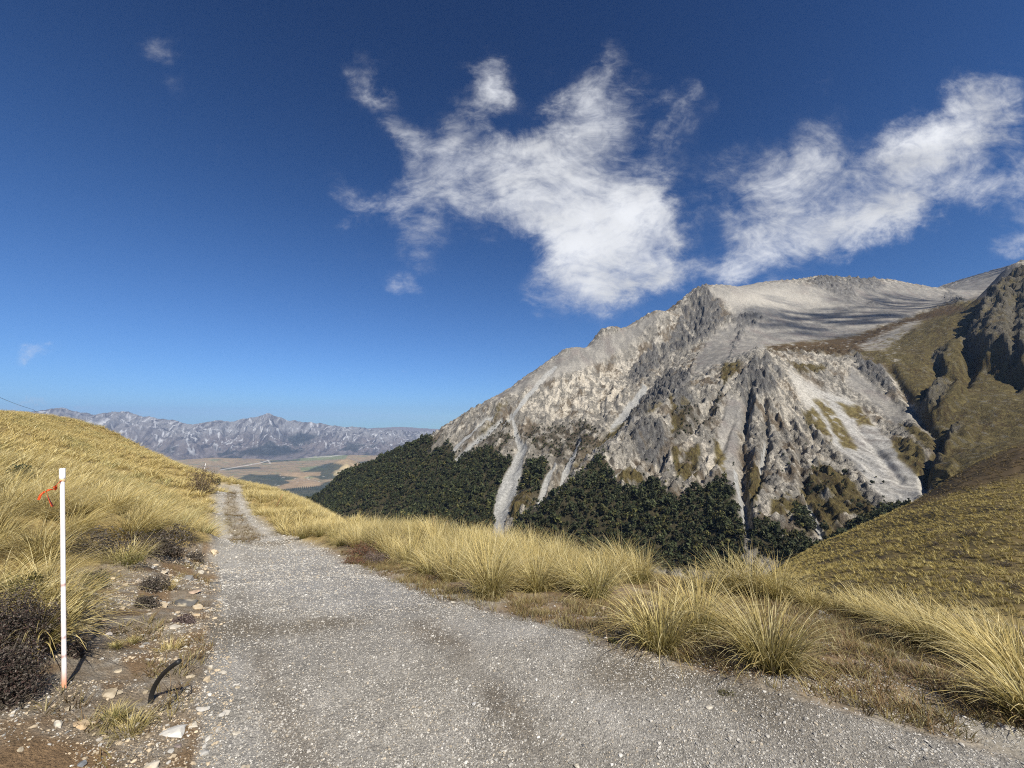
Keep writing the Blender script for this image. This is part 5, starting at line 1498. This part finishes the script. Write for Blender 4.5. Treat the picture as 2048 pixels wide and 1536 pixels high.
# ------------------------------------------------------------------ marker pole
m_pvc = col_mat('white_pipe', .45, 20, .06, .1, .002, .4)
m_rub = col_mat('black_rubber', .5, 60, .2, .2, .001, .4)
m_tape = leaf_mat('tape', .4, .35, .0)
pb = hit(131, 1376); pb[2] -= .06
pt = at(124.5, 937, pb[1] + .03)
ax = pt - pb; Lp = np.linalg.norm(ax)
rp = .0102
root = bpy.data.objects.new('marker_pole', None); COL.objects.link(root); root.location = pb; root.empty_display_size = .1
root.rotation_euler = Vector(ax).to_track_quat('Z', 'Y').to_euler()
tag(root, 'tall white plastic pipe pole with a white cap, standing at the left of the road', 'marker pole')


def lathe(prof, n=24):
    V, F = [], []
    for (rr0, zz) in prof:
        V += [(rr0 * math.cos(2 * math.pi * k / n), rr0 * math.sin(2 * math.pi * k / n), zz) for k in range(n)]
    for i in range(len(prof) - 1):
        for k in range(n):
            F.append((i * n + k, i * n + (k + 1) % n, (i + 1) * n + (k + 1) % n, (i + 1) * n + k))
    return np.array(V), np.array(F)


zs = np.linspace(0, Lp - .01, 90)
V, F = lathe([(rp, z) for z in zs])
t_ = V[:, 2] / Lp
C = np.broadcast_to(np.array((.80, .78, .76)), V.shape).copy()
nz = fbm(V[:, 2] * 14 + 3, np.arctan2(V[:, 1], V[:, 0]), 3, 510)
C = lerp(C, (.74, .60, .55), sstep(-.2, .3, nz) * sstep(.75, .2, t_) * .55)
C = lerp(C, (.72, .33, .20), sstep(.14, .06, t_ + .02 * nz))
C = lerp(C, (.30, .22, .16), sstep(.055, .03, t_ + .01 * nz))
for tt, ww in ((.478, .005), (.18, .003), (.73, .004), (.255, .002)):
    C = lerp(C, (.36, .12, .09), np.exp(-((t_ - tt + .004 * nz) / ww) ** 2) * .8)
o = mesh_np('pipe', V, F, m_pvc, C); o.parent = root
V, F = lathe([(rp, Lp - .062), (rp * 1.28, Lp - .058), (rp * 1.3, Lp - .05), (rp * 1.3, Lp - .004), (rp * 1.22, Lp), (rp * .6, Lp + .002), (.001, Lp + .002)])
o = mesh_np('cap', V, F, m_pvc, np.broadcast_to(np.array((.82, .82, .82)), V.shape)); o.parent = root
V, F = lathe([(rp * 1.0, Lp * .938), (rp * 1.22, Lp * .940), (rp * 1.25, Lp * .945), (rp * 1.22, Lp * .950), (rp * 1.0, Lp * .952)])
V[:, 2] += V[:, 0] * .35
o = mesh_np('binding', V, F, m_pvc, np.broadcast_to(np.array((.62, .45, .24)), V.shape)); o.parent = root


def ribbon(path, width, seed, twist=2.0):
    P_ = np.array(path, float); n = len(P_)
    k = np.linspace(0, n - 1, 26); P_ = np.stack([np.interp(k, np.arange(n), P_[:, i]) for i in range(3)], -1)
    for _ in range(2): P_[1:-1] = (P_[:-2] + 2 * P_[1:-1] + P_[2:]) / 4
    T = np.gradient(P_, axis=0); T /= np.linalg.norm(T, axis=1)[:, None] + 1e-9
    V = []
    for i, (p, t) in enumerate(zip(P_, T)):
        a = np.cross(t, (0, 1, .2)); a /= np.linalg.norm(a) + 1e-9
        b = np.cross(t, a); w_ = twist * i / 25 + seed
        d = a * math.cos(w_) + b * math.sin(w_)
        V += [p - d * width / 2 - b * .0004, p + d * width / 2 - b * .0004, p + d * width / 2 + b * .0004, p - d * width / 2 + b * .0004]
    F = []
    for i in range(25):
        for q_ in range(4):
            F.append((i * 4 + q_, i * 4 + (q_ + 1) % 4, i * 4 + 4 + (q_ + 1) % 4, i * 4 + 4 + q_))
    return np.array(V), np.array(F)


yt = pt[1] - .01
tp = lambda u, v, dy=0.: at(u, v, yt + dy)
parts = []
for pth_, w_, sd, tw in (([tp(123, 962), tp(116, 966, -.02), tp(110, 974, -.02), tp(113, 980, 0), tp(106, 978, .02), tp(97, 980, .01), tp(93, 983, 0)], .012, .2, 3.0),
                         ([tp(94, 983), tp(88, 984, -.02), tp(81, 990, -.03), tp(77, 1000, -.03)], .011, 1.2, 1.2),
                         ([tp(93, 983), tp(95, 990, -.01), tp(99, 1000, -.02), tp(105, 1013, -.02)], .017, .3, 1.0),
                         ([tp(117, 966), tp(112, 970, .01), tp(108, 976, .01), tp(113, 972, -.01), tp(109, 980, 0)], .012, .9, 2.5)):
    V, F = ribbon(pth_, w_, sd, tw); parts.append((V, F, (.85, .14, .035)))
V, F, C = join(parts)
tag(mesh_np('flagging_tape', V, F, m_tape, C), 'knotted orange tape fluttering left from the white pole', 'flagging tape')

# second white pole far up the track and a leaning wooden stake
pb2 = hit(407, 946); pt2 = at(411, 927, pb2[1])
V, F = tube([pb2 - np.array([0, 0, .2]), (pb2 + pt2) / 2, pt2], .03, 10)
tag(mesh_np('marker_pole', V, F, m_pvc, np.broadcast_to(np.array((.75, .74, .72)), V.shape)), 'thin white pole on the crest of the golden hill, far up the track', 'marker pole')
pb3 = hit(548, 1018); pt3 = at(566, 988, pb3[1] + .1)
V, F = tube([pb3 - np.array([0, 0, .2]), (pb3 + pt3) / 2 + np.array([.02, 0, 0]), pt3], [.03, .028, .022], 8)
tag(mesh_np('wooden_stake', V, F, m_bark, np.broadcast_to(np.array((.30, .17, .08)), V.shape)), 'weathered brown stake leaning right in the tussocks beside the track', 'stake')
for k, (u, v, h, dx, lab) in enumerate([(866, 1082, 50, 2, 'dry flower stalk with bristly head, tallest on the rim'), (888, 1087, 46, 8, 'dry flower stalk leaning right beside the tallest one'), (903, 1090, 30, 10, 'short dry flower stalk at the right of the other two')]):
    p = hit(u, v); q_ = at(u + dx, v - h, p[1])
    parts = [tube([p - np.array([0, 0, .1]), (p + q_) / 2, q_], [.012, .01, .006], 6) + ((.34, .26, .13),)]
    rr0 = np.random.default_rng(k)
    for i in range(70):
        f_ = rr0.uniform(.45, 1); b_ = p + (q_ - p) * f_; d_ = rr0.normal(0, 1, 3); d_[2] = abs(d_[2]) * .6; d_ = d_ / np.linalg.norm(d_) * rr0.uniform(.03, .08)
        parts.append(tube([b_, b_ + d_], [.003, .001], 3, False) + ((.42, .33, .18),))
    V, F, C = join(parts)
    tag(mesh_np('flower_stalk', V, F, m_bark, C), lab, 'flower stalk')

# black hose stub and wire loop
hb = hit(301, 1406)
hp = [hb + np.array([0, 0, -.05]), hb]
for (u, v, dy) in ((303, 1388, .0), (311, 1368, -.01), (324, 1350, -.03), (340, 1335, -.05), (359, 1322, -.06)):
    hp.append(at(u, v, hb[1] + dy))
k = np.linspace(0, len(hp) - 1, 30); hp = np.array(hp); hp = np.stack([np.interp(k, np.arange(len(hp)), hp[:, i]) for i in range(3)], -1)
for _ in range(3): hp[1:-1] = (hp[:-2] + 2 * hp[1:-1] + hp[2:]) / 4
V, F = tube(hp, .0125, 12)
tag(mesh_np('hose', V, F, m_rub, np.broadcast_to(np.array((.018, .018, .019)), V.shape)), 'short black hose curving up out of the stony bank', 'hose')
lc = hit(366, 1392)
lp = [hit(352, 1400) + np.array([0, 0, .004])]
for k in range(40):
    a = math.pi + k / 39 * 5.6
    lp.append(lc + np.array([.036 * math.cos(a), .045 * math.sin(a), .016 + .012 * math.sin(a * 1.0)]))
e = hit(330, 1412); lp += [hit(348, 1406) + np.array([0, 0, .01]), e + np.array([0, 0, .004]), hit(318, 1418) + np.array([0, 0, -.004])]
V, F = tube(lp, .0026, 6)
tag(mesh_np('wire_loop', V, F, m_rub, np.broadcast_to(np.array((.04, .04, .042)), V.shape)), 'thin black wire loop lying on the stones beside the black hose', 'wire')

# cable of the rope tow crossing the top of the hill
c0, c1 = at(-60, 766, 46), at(66, 819, 64)
cp = [c0 + (c1 - c0) * s_ - np.array([0, 0, 1.0]) * 4 * .25 * s_ * (1 - s_) for s_ in np.linspace(0, 1, 14)]
cp.append(at(110, 858, 75))
V, F = tube(cp, .022, 6)
tag(mesh_np('cable', V, F, m_rub, np.broadcast_to(np.array((.12, .13, .15)), V.shape)), 'thin dark cable slanting down behind the golden hill at the upper left', 'cable')
